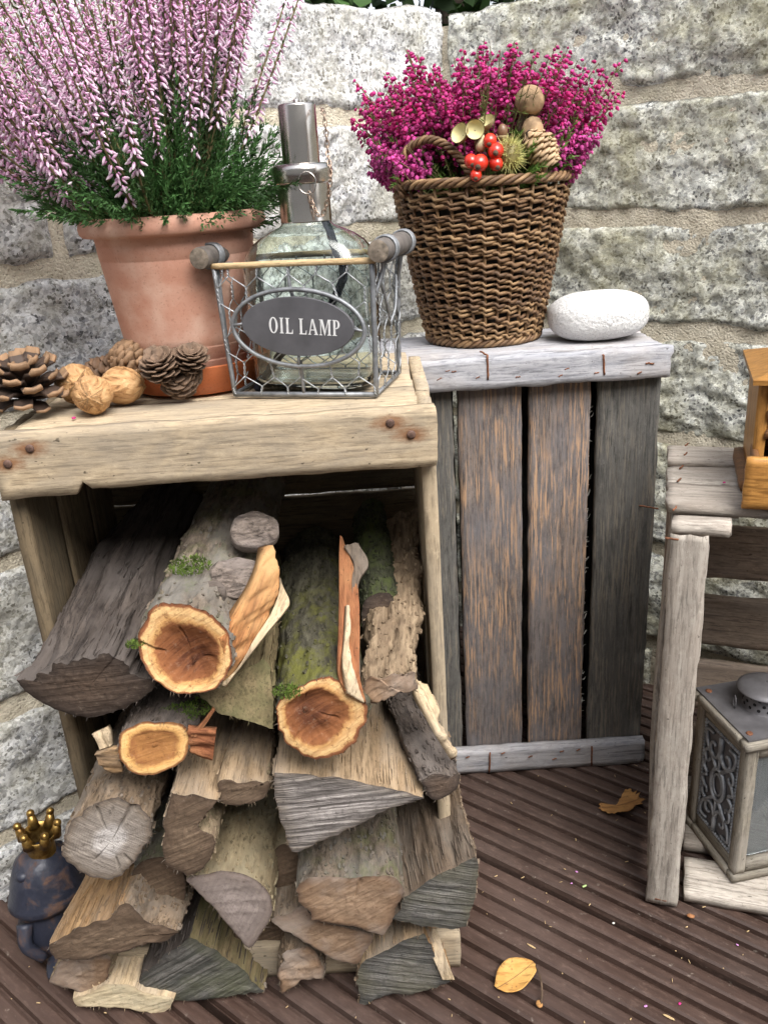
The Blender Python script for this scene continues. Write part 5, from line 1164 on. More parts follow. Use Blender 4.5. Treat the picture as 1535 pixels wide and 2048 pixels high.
for q in (0, math.pi): wire([pc+u1*.042*math.cos(q), oc-w2*.0035+u1*.0500*math.cos(q)], .0011, 'plaque_pin', 'frame')
wire([pc+u2*-.0205, oc-w2*.0035-u2*.0275], .0011, 'plaque_pin', 'frame')
# serif capitals as flat polygons
TH_, TN_, SH = .20, .085, .07
def letter(ch):
    R = lambda x0, y0, x1, y1: [(x0, y0), (x1, y0), (x1, y1), (x0, y1)]
    if ch == 'I': return .42, [[(.02, 0), (.40, 0), (.40, SH*.5), (.31, SH), (.31, 1-SH), (.40, 1-SH*.5), (.40, 1), (.02, 1), (.02, 1-SH*.5), (.11, 1-SH), (.11, SH), (.02, SH*.5)]]
    if ch == 'L': return .72, [[(.02, 0), (.70, 0), (.72, .27), (.67, .27), (.60, SH), (.31, SH), (.31, 1-SH), (.42, 1-SH*.5), (.42, 1), (.02, 1), (.02, 1-SH*.5), (.11, 1-SH), (.11, SH), (.02, SH*.5)]]
    if ch == 'A': return .90, [[(.0, 0), (.28, 0), (.28, SH*.6), (.20, SH), (.26, .28), (.26, .34), (.42, .82), (.36, 1.), (.31, .88), (.10, SH), (.0, SH*.6)], [(.42, .82), (.56, .34), (.60, .28), (.65, SH), (.56, SH*.6), (.56, 0), (.92, 0), (.92, SH*.6), (.86, SH), (.52, 1.), (.36, 1.)], R(.26, .28, .60, .34)]
    if ch == 'M': return 1.06, [[(.0, 0), (.28, 0), (.28, SH*.6), (.19, SH), (.19, .80), (.14, 1), (.0, 1), (.0, 1-SH*.6), (.11, 1-SH), (.11, SH), (.0, SH*.6)], [(.19, .80), (.48, .0), (.53, .0), (.60, .22), (.34, 1.), (.14, 1.)], [(.53, .0), (.84, .84), (.84, 1.), (.80, 1.), (.60, .40), (.60, .22)], [(.74, 0), (1.12, 0), (1.12, SH*.6), (1.03, SH), (1.03, 1-SH), (1.12, 1-SH*.6), (1.12, 1), (.84, 1), (.84, SH), (.74, SH*.6)]]
    a = np.linspace(0, 2*math.pi, 40, endpoint=False)
    if ch == 'O': return .86, [('ring', [(.43+.41*math.cos(q), .5+.52*math.sin(q)) for q in a], [(.43+.21*math.cos(q), .5+.45*math.sin(q)) for q in a])]
    if ch == 'P':
        b2 = np.linspace(-math.pi/2, math.pi/2, 20)
        return .72, [[(.02, 0), (.44, 0), (.44, SH*.5), (.31, SH), (.31, 1), (.02, 1), (.02, 1-SH*.5), (.11, 1-SH), (.11, SH), (.02, SH*.5)], ('strip', [(.31, .43)]+[(.36+.34*math.cos(q), .715+.285*math.sin(q)) for q in b2]+[(.31, 1.)], [(.31, .50)]+[(.36+.15*math.cos(q), .715+.215*math.sin(q)) for q in b2]+[(.31, .93)])]
hgt = .0112; xx = 0; letters = []
for ch in 'OIL LAMP':
    if ch == ' ': xx += .42; continue
    wd, polys = letter(ch); letters.append((xx, polys)); xx += wd+.13
tot = xx-.13; sx = .0535/tot; sy = hgt
zc = 0
for x0, polys in letters:
    V, Fc = [], []
    for P in polys:
        zc = (zc+1) % 5; z0 = .00175+zc*.00003; k = len(V)
        if isinstance(P, tuple):
            n = len(P[1]); V += [(x, y, z0) for x, y in P[1]]+[(x, y, z0) for x, y in P[2]]
            for i in range(n if P[0] == 'ring' else n-1): Fc.append((k+i, k+(i+1) % n, k+n+(i+1) % n, k+n+i))
        else: V += [(x, y, z0) for x, y in P]; Fc.append(tuple(range(k, k+len(P))))
    V = [((x+x0)*sx-.0535/2+.0055, (y-.5)*sy+.0005, z0) for x, y, z0 in V]
    o = part('letter', V, Fc, MAT['letter'], plq, PM, smooth=False)
# bottle
bl = thing('glass_bottle', 'clear glass oil lamp bottle with a polished metal neck cap, standing in the wire holder', 'bottle', W0+w1*WW/2+w2*WD/2-np.array([0, 0, .001]))
bc = W0+w1*WW*.5+w2*WD*.5+np.array([.001, 0, .0005])
def loft(levels, k=64):
    V = []; a = np.arange(k)*2*math.pi/k
    for z, rx, ry, e in levels:
        cx_ = np.sign(np.cos(a))*np.abs(np.cos(a))**(2/e); sy_ = np.sign(np.sin(a))*np.abs(np.sin(a))**(2/e)
        V += [bc+w1*(rx*x)+w2*(ry*y)+wz*z for x, y in zip(cx_, sy_)]
    f = [(i*k+j, i*k+(j+1) % k, (i+1)*k+(j+1) % k, (i+1)*k+j) for i in range(len(levels)-1) for j in range(k)]
    f.append(tuple(range(k))[::-1]); return np.array(V), f
outer = [(.0005, .040, .026, 5), (.002, .0445, .0295, 5), (.006, .0462, .0312, 5.5), (.05, .0465, .0315, 5.5), (.084, .0465, .0315, 5.5), (.0915, .0470, .0318, 5.5), (.0935, .0462, .0312, 5), (.1000, .0445, .0300, 4.2), (.1060, .0405, .0280, 3.4), (.1110, .0340, .0255, 2.8), (.1150, .0265, .0225, 2.3), (.1175, .0205, .0195, 2.1), (.1190, .0186, .0186, 2), (.1220, .0181, .0181, 2), (.146, .0180, .0180, 2)]
inner_ = [(z+(.004 if i < 3 else 0), rx-(.0018 if z < .117 else .0006), ry-(.0018 if z < .117 else .0006), e) for i, (z, rx, ry, e) in enumerate(outer)]
v1, f1 = loft(outer); v2, f2 = loft(inner_[::-1]); k = 64
# join outer and inner at the mouth
f2i = f2[:-1]; n1 = len(v1); nl1 = len(outer)
ff = f1+[tuple(q+n1 for q in qq) for qq in f2i]; top_o = (nl1-1)*k
ff += [(top_o+j, top_o+(j+1) % k, n1+(j+1) % k, n1+j) for j in range(k)]; last = n1+(nl1-1)*k; ff.append(tuple(last+j for j in range(k)))
gl = part('bottle_glass', np.vstack([v1, v2]), ff, MAT['glass'], bl)
bm = bmesh.new(); bm.from_mesh(gl.data); bmesh.ops.recalc_face_normals(bm, faces=bm.faces); bm.to_mesh(gl.data); bm.free()
cbz = bc
v, f = lathe([(.0186, .1203), (.0189, .1206), (.0187, .1212), (.0187, .1330), (.0187, .1450), (.0186, .1461)], 48, bc); part('neck_sleeve', v, f, MAT['nickel'], bl)
v, f = lathe([(.0182, .1462), (.0205, .1464), (.0212, .1475), (.0212, .1505), (.0216, .1515), (.0218, .1555), (.0212, .1582), (.0195, .1596), (.0170, .1600), (.0133, .1602)], 48, bc); part('collar', v, f, MAT['nickel'], bl)
v, f = lathe([(.0131, .1600), (.0133, .1603), (.0133, .1606), (.0133, .1780), (.0133, .1975), (.0132, .1979), (.0129, .1985), (.0124, .1988), (.0121, .1989), (.0008, .1992)], 48, bc); part('snuffer_cap', v, f, MAT['nickel'], bl)
v, f = blob(.0022, 1, 1, .7, 1, .0); part('cap_knob', v, f, MAT['nickel'], bl, Matrix.Translation(Vector(bc+np.array([0, 0, .2008]))))
def front(px, off): return atpl(*px, bc-w2*off, w2)
wk = spline([front((622, 362), .0), front((632, 400), .001), front((655, 455), .002), front((672, 500), .004), front((688, 545), .008), front((672, 590), .012), front((640, 640), .014), front((570, 700), .016), front((535, 745), .012), front((515, 778), .010)], 60)
v, f = tube(wk, .0031, 8); v = v+.0003*np.random.default_rng(2).normal(size=v.shape); part('wick', v, f, MAT['wickm'], bl)
cp = spline([front((642, 216), .004), front((648, 232), .0155), front((655, 300), .0165), front((660, 345), .0225), front((657, 390), .0225), front((647, 425), .0205), front((636, 430), .020), front((624, 405), .0195), front((618, 385), .0190)], 400)
dl = np.r_[0, np.cumsum(np.linalg.norm(np.diff(cp, axis=0), axis=1))]; nlk = int(dl[-1]/.0033); Vs = []
for i in range(nlk):
    s = (i+.5)/nlk*dl[-1]; q = np.array([np.interp(s, dl, cp[:, c]) for c in range(3)]); q2 = np.array([np.interp(s+.001, dl, cp[:, c]) for c in range(3)]); T = q2-q; T /= np.linalg.norm(T)+1e-9
    sd_ = np.cross(T, w2); sd_ /= np.linalg.norm(sd_)+1e-9; up = np.cross(sd_, T); m = (sd_*.9+up*.44) if i % 2 else (sd_*.44-up*.9)
    Vs.append(tube([q+T*.0027*math.cos(t)+m*.0014*math.sin(t) for t in np.linspace(0, 2*math.pi, 9)[:-1]], .00042, 4, False, True))
v, f = join(*Vs); part('chain', v, f, MAT['copper'], bl)
rc = front((614, 366), .0215); v, f = tube([rc+w1*.0066*math.cos(t)+wz*.0072*math.sin(t) for t in np.linspace(0, 2*math.pi, 25)[:-1]], .00045, 5, False, True); part('split_ring', v, f, MAT['nickel'], bl)
# ------------------------------------------------------------------ lantern
MAT['lwood'] = wood('lantern_wood', (.33, .30, .245), (.20, .175, .14), patch=(.38, .35, .31), patch_amt=.5, grain=1.4); MAT['lmetal'] = flat('lantern_metal', (.17, .165, .175), .5, .25, 60, .25, .0008, Metallic=.5); MAT['lorn'] = flat('lantern_ornament', (.33, .35, .38), .5, .4, 120, .4, .0008, Metallic=.4)
b = B('lantern_glass'); MAT['lglass'] = b.end((.75, .82, .85), .05, Transmission_Weight=.85, IOR=1.45)
MAT['hole'] = flat('dark_opening', (.01, .01, .01), .9)
lc = atz(1463, 1768, .013); la = math.radians(-10); l1 = np.array([math.cos(la)*1., -math.sin(la)*1., 0]); l2 = np.array([-math.sin(math.radians(10)), math.cos(math.radians(10)), 0]); l1 = np.array([l2[1], -l2[0], 0]); LS, LH = .090, .150
ln = thing('lantern', 'grey wooden lantern with metal scrollwork side panel and metal lid on the crate floor', 'lantern', lc+l1*LS/2+l2*LS/2)
def PL(a, b_, z): return lc+l1*a*LS+l2*b_*LS+wz*z
for nm, z0, z1, ov in (('base_frame', .0, .0085, 0), ('roof_frame', LH+.0085, LH+.0175, .004)):
    for (a0, b0, a1, b1) in ((0, 0, 1, 0), (0, 1, 1, 1), (0, 0, 0, 1), (1, 0, 1, 1)):
        A_, B_ = PL(a0, b0, (z0+z1)/2), PL(a1, b1, (z0+z1)/2); d = (B_-A_)/np.linalg.norm(B_-A_); nrm = np.array([d[1], -d[0], 0]); cc = (PL(.5, .5, 0)-A_); inn = nrm if np.dot(nrm, cc) > 0 else -nrm
        along_x = a0 != a1; ln_ = LS+2*ov-(0 if along_x else .0245)
        plank(nm, ln, MAT['lwood'], (A_+B_)/2+inn*(.006-ov), d, inn, ln_, .012, z1-z0, wear=.0004, r=.0008)
for a, b_ in ((.085, .085), (.915, .085), (.085, .915), (.915, .915)):
    plank('corner_post', ln, MAT['lwood'], PL(a, b_, .0085+LH/2), wz, l1, LH-.0005, .0115, .0115, wear=.0004, r=.0008)
for side in ('left', 'front', 'right', 'back'):
    for zz in (.0085+.007, LH+.0085-.007):
        c_, d = {'left': (PL(.075, .5, zz), l2), 'right': (PL(.925, .5, zz), l2), 'front': (PL(.5, .075, zz), l1), 'back': (PL(.5, .925, zz), l1)}[side]
        plank('cross_rail', ln, MAT['lwood'], c_, d, wz, LS*.83-.0125, .0135, .0075, wear=.0004, r=.0006)
# scrollwork panel on the left side, glazing on the others
pw, ph = LS*.83-.0135, LH-.029
def panel(c_, du, nv):
    root = part('ornament_backing', [c_+du*sx*pw/2+wz*sy*ph/2+nv*k for k in (.0, -.0015) for sx, sy in ((-1, -1), (1, -1), (1, 1), (-1, 1))], [(0, 1, 2, 3), (7, 6, 5, 4), (0, 4, 5, 1), (1, 5, 6, 2), (2, 6, 7, 3), (3, 7, 4, 0)], MAT['lmetal'], ln, smooth=False)
    def T(pts, r, n=None, closed=False):
        P = np.array([c_+du*x*pw/2+wz*y*ph/2+nv*.0016 for x, y in pts]); P = spline(P, n) if n else P; return tube(P, r, 7, True, closed)
    t = np.linspace(0, 2*math.pi, 30)[:-1]; S_ = []
    S_.append(T([(.36*math.cos(q), .30*math.sin(q)) for q in t], .0022, None, True)); S_.append(T([(.24*math.cos(q), .20*math.sin(q)) for q in t], .0013, None, True))
    def spir(cx, cy, r0, r1, a0, tr, sgn): return [(cx+(r0+(r1-r0)*u)*math.cos(a0+sgn*tr*u), cy+.62*(r0+(r1-r0)*u)*math.sin(a0+sgn*tr*u)) for u in np.linspace(0, 1, 9)]
    for sy in (1, -1):
        for sx in (1, -1):
            S_.append(T(spir(.36*sx, .62*sy, .33, .08, math.pi*(1 if sx > 0 else 0), 5.5, sx*sy), np.linspace(.0022, .0014, 22), 22))
            S_.append(T(spir(.62*sx, .34*sy, .24, .06, math.pi/2*sy, 5., -sx*sy), np.linspace(.0019, .0012, 20), 20)); S_.append(T([(.15*sx, .30*sy), (.45*sx, .45*sy), (.75*sx, .62*sy), (.80*sx, .84*sy), (.45*sx, .86*sy)], np.linspace(.0022, .0015, 18), 18))
            S_.append(T([(.62*sx, .02*sy), (.85*sx, .12*sy), (.72*sx, .26*sy)], .0018, 10))
        S_.append(T([(0, .32*sy), (0, .55*sy), (0, .92*sy)], np.array([.0018]*5+[.0028]*3), 8))
    v, f = join(*S_); part('scrollwork', v, f, MAT['lorn'], ln)
    Bd = []
    per = [(x, y) for x in np.linspace(-1, 1, 17) for y in (-1, 1)]+[(x, y) for y in np.linspace(-.94, .94, 30) for x in (-1, 1)]
    for x, y in per:
        v, f = blob(.0019, 1, 1, 1, 1, 0, 1, 7, 5); Bd.append((v+c_+du*x*(pw/2-.002)+wz*y*(ph/2-.002)+nv*.001, f))
    v, f = join(*Bd); part('beading', v, f, MAT['lorn'], ln)
panel(PL(.06, .5, .0085+LH/2), l2, -l1); panel(PL(.94, .5, .0085+LH/2), l2, l1)
for bb_, dy in ((.10, -1), (.90, 1)):
    c_ = PL(.5, bb_, .0085+LH/2); part('glass_pane', [c_+l1*sx*pw/2+wz*sy*ph/2+l2*k for k in (0, .0015) for sx, sy in ((-1, -1), (1, -1), (1, 1), (-1, 1))], [(0, 1, 2, 3), (7, 6, 5, 4), (0, 4, 5, 1), (1, 5, 6, 2), (2, 6, 7, 3), (3, 7, 4, 0)], MAT['lglass'], ln, smooth=False)
zt_ = LH+.0175; m_ = .002
corners = [(0-.035+.03, -.005), (1.005, -.005), (1.005, 1.005), (-.005, 1.005)]
v = [PL(a, b_, zt_+k) for k in (.0003, .0022) for a, b_ in corners]; lid = part('lid_plate', v, [(3, 2, 1, 0), (4, 5, 6, 7), (0, 1, 5, 4), (1, 2, 6, 5), (2, 3, 7, 6), (3, 0, 4, 7)], MAT['lmetal'], ln, smooth=False)
for a, b_ in ((.07, .10), (.09, .90), (.92, .10), (.92, .92)): nail(ln, PL(a, b_, zt_+.0024), (0, 0, 1), .0032, MAT['rust'])
ch = PL(.5, .5, zt_+.0022); v, f = lathe([(.0205, 0), (.0195, .0015), (.0195, .019), (.0190, .0195)], 36, ch); chm = part('chimney', v, f, MAT['lmetal'], ln)
v, f = lathe([(.0008, .027), (.010, .0265), (.022, .0235), (.0262, .0205), (.0266, .0192), (.0255, .0188), (.0190, .0192)], 40, ch); part('chimney_cap', v, f, MAT['lmetal'], ln)
for r_i in range(3):
    for j in range(14):
        a = 2*math.pi*(j+.5*(r_i % 2))/14; nv = np.array([math.cos(a), math.sin(a), 0]); v, f = lathe([(.0017, .0), (.0012, .0004), (.0002, .0004)], 10); part('vent_hole', v, f, MAT['hole'], chm, frame(ch+nv*.0196+wz*(.0045+r_i*.0052), wz, None, nv))
rg = atz(1467, 1412, lc[2]+zt_+.004); v, f = tube([rg+np.array([.15, .98, 0])*.0045*math.cos(t)+wz*(.005+.0065*math.sin(t)) for t in np.linspace(0, 2*math.pi, 20)[:-1]], .0006, 5, False, True); part('lid_ring', v, f, MAT['lmetal'], ln)
# ------------------------------------------------------------------ coffee mill, cropped by the photograph's edge
MAT['honeyw'] = wood('varnished_wood', (.46, .235, .065), (.32, .145, .038), rough=.4, bump=.15, specks=False); MAT['honeyd'] = wood('varnished_wood_end', (.25, .12, .05), (.15, .07, .03), rough=.5, bump=.2, specks=False)
Z3 = .4118; d0 = atz(1481, 1024, Z3)
ml = thing('coffee_mill', 'varnished honey brown wooden coffee mill with its small drawer pulled open', 'coffee mill', d0+e1*.05+e2*.05)
dh = .043
def PMl(a, b_, z): return d0+e1*a+e2*b_+wz*z
plank('drawer_front', ml, MAT['honeyw'], PMl(.042, .004, .0025+dh/2), e1, wz, .084, dh, .008, wear=.0003, r=.001)
plank('drawer_side', ml, MAT['honeyd'], PMl(.010, .036, .022), e2, wz, .056, .034, .005, wear=.0003); plank('drawer_side', ml, MAT['honeyd'], PMl(.074, .036, .022), e2, wz, .056, .034, .005, wear=.0003); plank('drawer_floor', ml, MAT['honeyd'], PMl(.042, .036, .007), e2, e1, .056, .058, .003, wear=.0003)
v, f = blob(.006, 1, 1, 1, 2, 0); part('drawer_knob', v, f, MAT['honeyd'], ml, Matrix.Translation(Vector(PMl(.042, -.008, .024))))
fb = .046
d0 = d0+e1*.012
plank('base_plinth', ml, MAT['honeyd'], PMl(.042, fb+.047, .006), e1, e2, .108, .104, .011, wear=.0003, r=.004)
plank('body_front', ml, MAT['honeyw'], PMl(.042, fb+.004, .0725), e1, wz, .074, .047, .008, wear=.0003, r=.0006)
for a in (.0005, .0835): plank('body_side', ml, MAT['honeyw'], PMl(a, fb+.046, .0537), wz, e2, .084, .092, .009, wear=.0003, r=.0006)
plank('body_back', ml, MAT['honeyw'], PMl(.042, fb+.088, .0537), e1, wz, .074, .084, .008, wear=.0003)
for i in range(6):
    if i % 2 == 0: plank('finger_joint', ml, MAT['honeyd'], PMl(.0085, fb-.0004, .0525+i*.0078), e1, wz, .008, .0076, .004, wear=.0001, r=.0003)
def roofv():
    a0, a1, b0, b1 = -.010, .100, fb-.016, fb+.108; c0, c1, g0, g1 = a0+.026, a1-.026, b0+.026, b1-.026; z0, z1, z2 = .0965, .1005, .1085
    v = [PMl(a, b_, z0) for a, b_ in ((a0, b0), (a1, b0), (a1, b1), (a0, b1))]+[PMl(a, b_, z1) for a, b_ in ((a0, b0), (a1, b0), (a1, b1), (a0, b1))]+[PMl(a, b_, z2) for a, b_ in ((c0, g0), (c1, g0), (c1, g1), (c0, g1))]
    f = [(3, 2, 1, 0), (8, 9, 10, 11)]+[(i, (i+1) % 4, 4+(i+1) % 4, 4+i) for i in range(4)]+[(4+i, 4+(i+1) % 4, 8+(i+1) % 4, 8+i) for i in range(4)]; return v, f
v, f = roofv(); M = frame(PMl(.04, .09, .11), e1, e2); inv = np.array(M.inverted()); part('lid', np.array(v) @ inv[:3, :3].T+inv[:3, 3], f, MAT['honeyw'], ml, M, smooth=False)
# ------------------------------------------------------------------ crowned figurine by the wall
b = B('blue_rusty_iron'); c = b.co(); n = b.noise(c, 45, 6, .65, .6); n2 = b.noise(c, 160, 4)
MAT['iron'] = b.end(b.mix(b.ramp(n, [(.51, 0.), (.64, 1.)]), b.mix(n2, (.014, .017, .030), (.032, .036, .056)), b.mix(n2, (.07, .038, .027), (.15, .085, .06))), b.ramp(n, [(.45, .42), (.6, .85)]), b.bump(n2, .5, .0012), Metallic=.1)
b = B('old_gold'); c = b.co(); n = b.noise(c, 140, 4); MAT['gold'] = b.end(b.mix(b.ramp(n, [(.38, 0.), (.70, 1.)]), (.16, .085, .025), (.50, .33, .10)), .35, b.bump(n, .3, .001), Metallic=.85)
fgx = aty(86, 1800, .632); FG = np.array([-.343, .636, 0])
fg = thing('frog_figurine', 'dark blue rusty iron frog figurine with a small gold crown beside the wall', 'figurine', FG)
FM = Matrix.Translation(Vector(FG)) @ Matrix.Scale(1.08, 4) @ Matrix.Rotation(.9, 4, 'Z')
v, f = lathe([(.0008, .004), (.020, .004), (.0275, .010), (.0305, .022), (.0300, .036), (.0265, .048), (.0255, .053), (.0310, .056), (.0335, .060), (.0325, .0645), (.0300, .070), (.0275, .082), (.0220, .096), (.0130, .106), (.0008, .109)], 48)
v = v*np.array([1, .92, 1]); v += np.sign(v)*0; v = v*(1+.02*fbm(v*40, 5, 3))[:, None]; part('body', v, f, MAT['iron'], fg, FM)
for a in (-2.9, .1): v, f = blob(.0062, 1, 1, .8, 6, .04); part('eye', v, f, MAT['iron'], fg, FM @ Matrix.Translation(Vector((.0185*math.cos(a), .0165*math.sin(a), .094))))
for a in (-2.3, -.9):
    v, f = blob(.0125, .8, 1.5, .55, 8, .06); part('foot', v, f, MAT['iron'], fg, FM @ Matrix.Translation(Vector((.027*math.cos(a), .03*math.sin(a)-.004, .0068))) @ Matrix.Rotation(a+math.pi/2, 4, 'Z'))
for a, zz in ((-2.9, .03), (-.25, .03)):
    v, f = tube(spline([(.029*math.cos(a), .027*math.sin(a), .050), (.037*math.cos(a+.15), .034*math.sin(a+.15), .034), (.034*math.cos(a+.45), .033*math.sin(a+.45), .018)], 12), np.linspace(.007, .0045, 12), 10); part('arm', v, f, MAT['iron'], fg, FM)
cz = .0985; v, f = lathe([(.0118, 0), (.0127, .0010), (.0127, .0025), (.0116, .0045), (.0113, .012), (.0122, .020), (.0140, .0265), (.0130, .0265), (.0108, .018), (.0100, .003)], 32); CM = FM @ Matrix.Translation(Vector((.003, -.002, cz))) @ Matrix.Rotation(.12, 4, 'X')
cw = part('crown', v, f, MAT['gold'], fg, CM)
for j in range(6):
    a = 2*math.pi*j/6+.3; P = [(.0128*math.cos(a), .0128*math.sin(a), .0225), (.0145*math.cos(a), .0145*math.sin(a), .029), (.0160*math.cos(a), .0160*math.sin(a), .0345)]
    v, f = tube(P, [.0055, .0042, .0030], 8); part('crown_point', v, f, MAT['gold'], cw, CM); v, f = blob(.0034, 1, 1, 1, 1, 0); part('crown_ball', v, f, MAT['gold'], cw, CM @ Matrix.Translation(Vector((.0163*math.cos(a), .0163*math.sin(a), .0360))))
# ------------------------------------------------------------------ leaves, petals, crumbs
def _leaf(name, a, b2, spot):
    b = B(name); c = b.co(); n = b.noise(c, 70, 4, .6); n2 = b.noise(c, 240, 3); col = b.mix(b.ramp(n, [(.3, 0.), (.7, 1.)]), a, b2); col = b.mix(b.ramp(n2, [(.62, 0.), (.72, .8)]), col, spot)
    vv = b.noise(b.n('Mapping', {'Vector': c, 'Scale': (60, 300, 60), 'Rotation': (0, 0, .6)}), 1, 4); col = b.mix(b.ramp(vv, [(.36, .6), (.48, 0.)]), col, tuple(x*.5 for x in a))
    return b.end(col, .8, b.bump(b.ma('ADD', n, vv), .7, .0015))
MAT['lfa'] = _leaf('dry_leaf_yellow', (.50, .24, .055), (.62, .38, .12), (.15, .06, .025)); MAT['lfb'] = _leaf('dry_leaf_brown', (.50, .27, .09), (.36, .17, .06), (.14, .06, .03))
def leaf(label, outl, tip, tail, mt, curl=.006, tooth=0, seed=1):
    P = np.array([atz(x, y, .002) for x, y in outl]); K = 90
    Q = spline(np.vstack([P, P[:1]]), K+1)[:-1]; c = Q.mean(0); ax = atz(*tip, .002)-atz(*tail, .002); ax /= np.linalg.norm(ax); sd_ = np.cross([0, 0, 1.], ax)
    if tooth: Q = c+(Q-c)*(1+tooth*np.sign(vn(np.c_[np.arange(K)*.9, 0*np.arange(K), 0*np.arange(K)], seed))*np.abs(vn(np.c_[np.arange(K)*.55, 0*np.arange(K), 0*np.arange(K)], seed+3)))[:, None]
    V = []; R_ = 9
    for r in np.linspace(1, 0.02, R_): V.append(c+(Q-c)*r)
    V = np.vstack(V); s = (V-c) @ sd_; l = (V-c) @ ax; V[:, 2] = .0022+curl*((s/.02)**2)*.55+curl*.4*(l/.03)**2+.0013*fbm(V*70, seed, 3)+.0008*np.abs(s)/.01
    V2 = V-np.array([0, 0, .0005]); n = len(V)
    f = [(i*K+j, i*K+(j+1) % K, (i+1)*K+(j+1) % K, (i+1)*K+j) for i in range(R_-1) for j in range(K)]; f2 = [tuple(q+n for q in qq[::-1]) for qq in f]; f3 = [(j, n+j, n+(j+1) % K, (j+1) % K) for j in range(K)]
    root = thing('fallen_leaf', label, 'leaf', (c[0], c[1], 0)); part('blade', np.vstack([V, V2]), f+f2+f3, mt, root)
    rib = [c+ax*t*np.linalg.norm(atz(*tip, .002)-atz(*tail, .002))*.5+np.array([0, 0, .0012]) for t in np.linspace(-.95, .95, 8)]
    for q in rib: q[2] = .0032+curl*.4*(((q-c) @ ax)/.03)**2
    v, f = tube(rib, .0002, 5); part('midrib', v, f, MAT['fibre'], root); return root
r = leaf('yellow orange oval fallen leaf with a long dark stalk on the deck', [(988, 1975), (995, 1945), (1015, 1925), (1045, 1922), (1066, 1928), (1072, 1945), (1060, 1965), (1040, 1985), (1015, 1988), (998, 1982)], (1068, 1930), (992, 1984), MAT['lfa'], .010, 0, 2)
v, f = tube(spline([atz(1070, 1930, .004), atz(1080, 1955, .007), atz(1083, 1985, .006), atz(1081, 2008, .0025)], 14), np.linspace(.0008, .0012, 14), 6); part('stalk', v, f, MAT['pod_dk'], r); v, f = blob(.0028, 1, 1.4, .5, 3, .2); part('stalk_foot', v, f, MAT['lfb'], r, Matrix.Translation(Vector(atz(1078, 2008, .0022))))
leaf('curled brown toothed fallen leaf beside the post of the pale grey crate', [(1196, 1622), (1205, 1610), (1215, 1618), (1228, 1615), (1238, 1600), (1250, 1588), (1268, 1590), (1286, 1604), (1270, 1618), (1250, 1630), (1222, 1632)], (1284, 1602), (1198, 1622), MAT['lfb'], .011, .16, 5)
petm = {'magenta': flat('petal_magenta', (.50, .02, .19), .6), 'lilac': flat('petal_lilac', (.55, .24, .55), .6), 'green': flat('leaf_bit_green', (.40, .55, .22), .6), 'tan': flat('straw_bit', (.50, .36, .19), .8), 'white': flat('crumb_white', (.62, .60, .54), .8), 'brown': flat('bark_crumb', (.34, .15, .06), .8)}
def bit(px, z, col, l, w_, lab, cat, nm):
    p = atz(*px, z); v, f = blob(1, l*.4, w_*.4, min(w_, l)*.22, random.randint(1, 99), .35, 2, 10, 6); a = random.uniform(0, 3.1)
    part(nm, v, f, petm[col], None, frame(p+np.array([0, 0, min(w_, l)*.2]), (math.cos(a), math.sin(a), 0), (-math.sin(a), math.cos(a), 0)), label=lab, cat=cat)
bit((148, 838), ZT, 'magenta', .0050, .004, 'magenta petal on the tan crate in front of the walnuts', 'petal', 'fallen_petal')
bit((1447, 966), Z3, 'magenta', .0042, .003, 'magenta petal on the pale grey crate beside the coffee mill', 'petal', 'fallen_petal')
bit((928, 696), ZG, 'magenta', .0035, .003, 'magenta petal on the grey crate under the wicker basket', 'petal', 'fallen_petal')
bit((1358, 2008), 0, 'magenta', .0042, .003, 'single bright magenta petal lying alone on the bare deck', 'petal', 'fallen_petal')
for px, l in (((1152, 1744), .0042), ((1142, 1767), .0030), ((1473, 1890), .0035), ((1290, 2013), .0042)): o = bit(px, 0, 'lilac', l, l*.6, 'small lilac petal on the deck boards', 'petal', 'fallen_petal')
bit((1168, 1773), 0, 'green', .0075, .003, 'small pale green leaf scrap on the deck', 'leaf scrap', 'leaf_scrap')
for px, l, w_ in (((1062, 1893), .012, .0025), ((1336, 2035), .014, .003)): bit(px, 0, 'tan', l, w_, 'short straw coloured splinter lying along the deck boards', 'splinter', 'wood_splinter')
bit((1226, 1847), 0, 'white', .0038, .0028, 'white crumb lying in a deck groove', 'crumb', 'white_crumb')
bit((1380, 1834), 0, 'brown', .0095, .0065, 'rust brown bark crumb in front of the pale grey crate', 'bark crumb', 'bark_crumb')
bit((912, 1590), 0, 'brown', .009, .0035, 'rust brown bark crumb beside the firewood', 'bark crumb', 'bark_crumb')
V = []
for i in range(260):
    x, y = g.uniform(-.42, .55), g.uniform(.45, .86); a = g.uniform(0, 3.14); l = g.uniform(.0008, .004); V.append(tube([(x, y, .0008), (x+math.cos(a)*l, y+math.sin(a)*l, .0012)], g.uniform(.0002, .0006), 4))
v, f = join(*V); part('debris', v, f, petm['tan'], None, kind='stuff', label='tiny pale wood crumbs scattered over the deck', cat='debris')
for o in list(bpy.data.objects):
    if o.name.startswith('fallen_petal') and o.get('label', '').startswith('small lilac'): o['group'] = 'lilac petals on the deck'
    if o.name.startswith('wood_splinter'): o['group'] = 'splinters on the deck'
# straw showing in the gap between two slats of the grey crate
V = []
for i in range(46):
    zz = g.uniform(.05, .44); x = .2248+g.uniform(-.002, .002); k_ = g.uniform(-.3, 1); V.append(tube([(x-.0028, GY+.034, zz), (x+g.uniform(-.001, .001), GY+.028+g.uniform(0, .006), zz+.006*k_), (x+.0028, GY+.034, zz+g.uniform(.002, .014)*k_)], g.uniform(.0003, .0007), 4))
v, f = join(*V); part('straw_filling', v, f, petm['white'], None, kind='stuff', label='pale straw showing through the gap between slats', cat='straw')
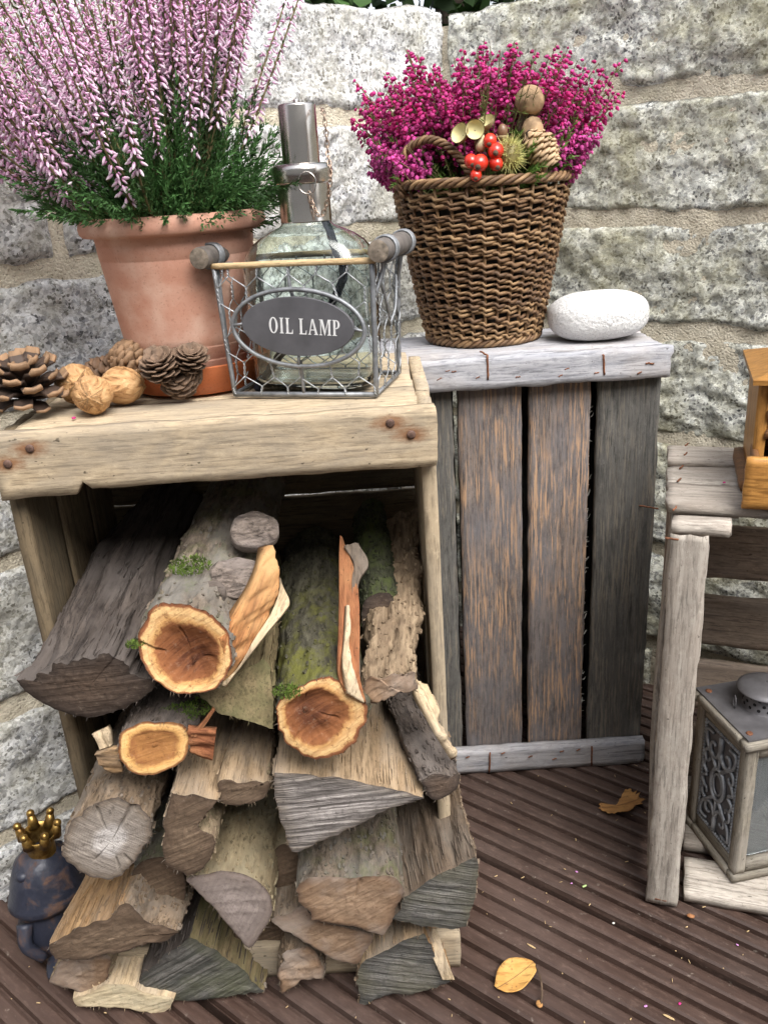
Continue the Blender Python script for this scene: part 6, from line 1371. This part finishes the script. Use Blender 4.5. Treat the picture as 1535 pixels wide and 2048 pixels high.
# ------------------------------------------------------------------ greenery beyond the wall
def bush(name, label, c, rx, ry, rz, n, trunk):
    root = thing(name, label, 'tree', (c[0], c[1], -.075)); P = g.normal(size=(n, 3)); P /= np.linalg.norm(P, axis=1)[:, None]; P *= (g.uniform(.35, 1, n)**.5)[:, None]; P *= 1+.3*fbm(P*2.5, 9, 3)[:, None]
    pos = P*np.array([rx, ry, rz])+np.array(c); d = P+g.normal(size=(n, 3))*.8; s = g.uniform(.03, .06, n); tv = np.array([(-.3, 0, 0), (.3, 0, 0), (.35, .1, .5), (-.35, .1, .5), (0, 0, 1.)]); tf = np.array([(0, 1, 2), (0, 2, 3), (3, 2, 4)])
    V, Fc = inst(tv, tf, basis(d)*s[:, None, None], pos); C = np.repeat(np.array([.035, .075, .02])[None]*g.uniform(.4, 1.7, (n, 1)), 5, 0); part('crown', V, Fc, MAT['leafcol'], root, col=C, kind='stuff', smooth=False)
    v, f = tube(spline([(c[0], c[1], -.075), (c[0]+.03, c[1], c[2]*.5), (c[0], c[1]+.02, c[2]+rz*.5)], 12), np.linspace(trunk, trunk*.4, 12), 10); part('trunk', v, f, MAT['trunk'], root)
bush('evergreen_tree', 'dark leafy tree beyond the dip in the wall', (.25, 2.6, 1.25), 1.0, .55, 1.05, 16000, .09); bush('evergreen_tree', 'dark leafy tree beyond the wall behind the pink heather', (-1.7, 2.6, 1.2), 1.1, .6, 1.1, 9000, .08); bush('evergreen_tree', 'dark leafy tree beyond the wall on the lantern side', (2.1, 2.6, 1.2), 1.0, .6, 1.1, 9000, .08)
# unseen wall added behind the camera to block low frontal sky light
blk = thing('sky_blocker', 'plain unseen wall added behind the camera to block low sky light', 'wall', (0, -1.75, 0))
part('blocker_face', [(x, y, z) for z in (-.075, 2.3) for x, y in ((-4, -1.75), (4, -1.75), (4, -2.0), (-4, -2.0))], [(3, 2, 1, 0), (4, 5, 6, 7), (0, 1, 5, 4), (1, 2, 6, 5), (2, 3, 7, 6), (3, 0, 4, 7)], flat('blocker_render', (.68, .66, .62), .9, .2, 8), blk, smooth=False)
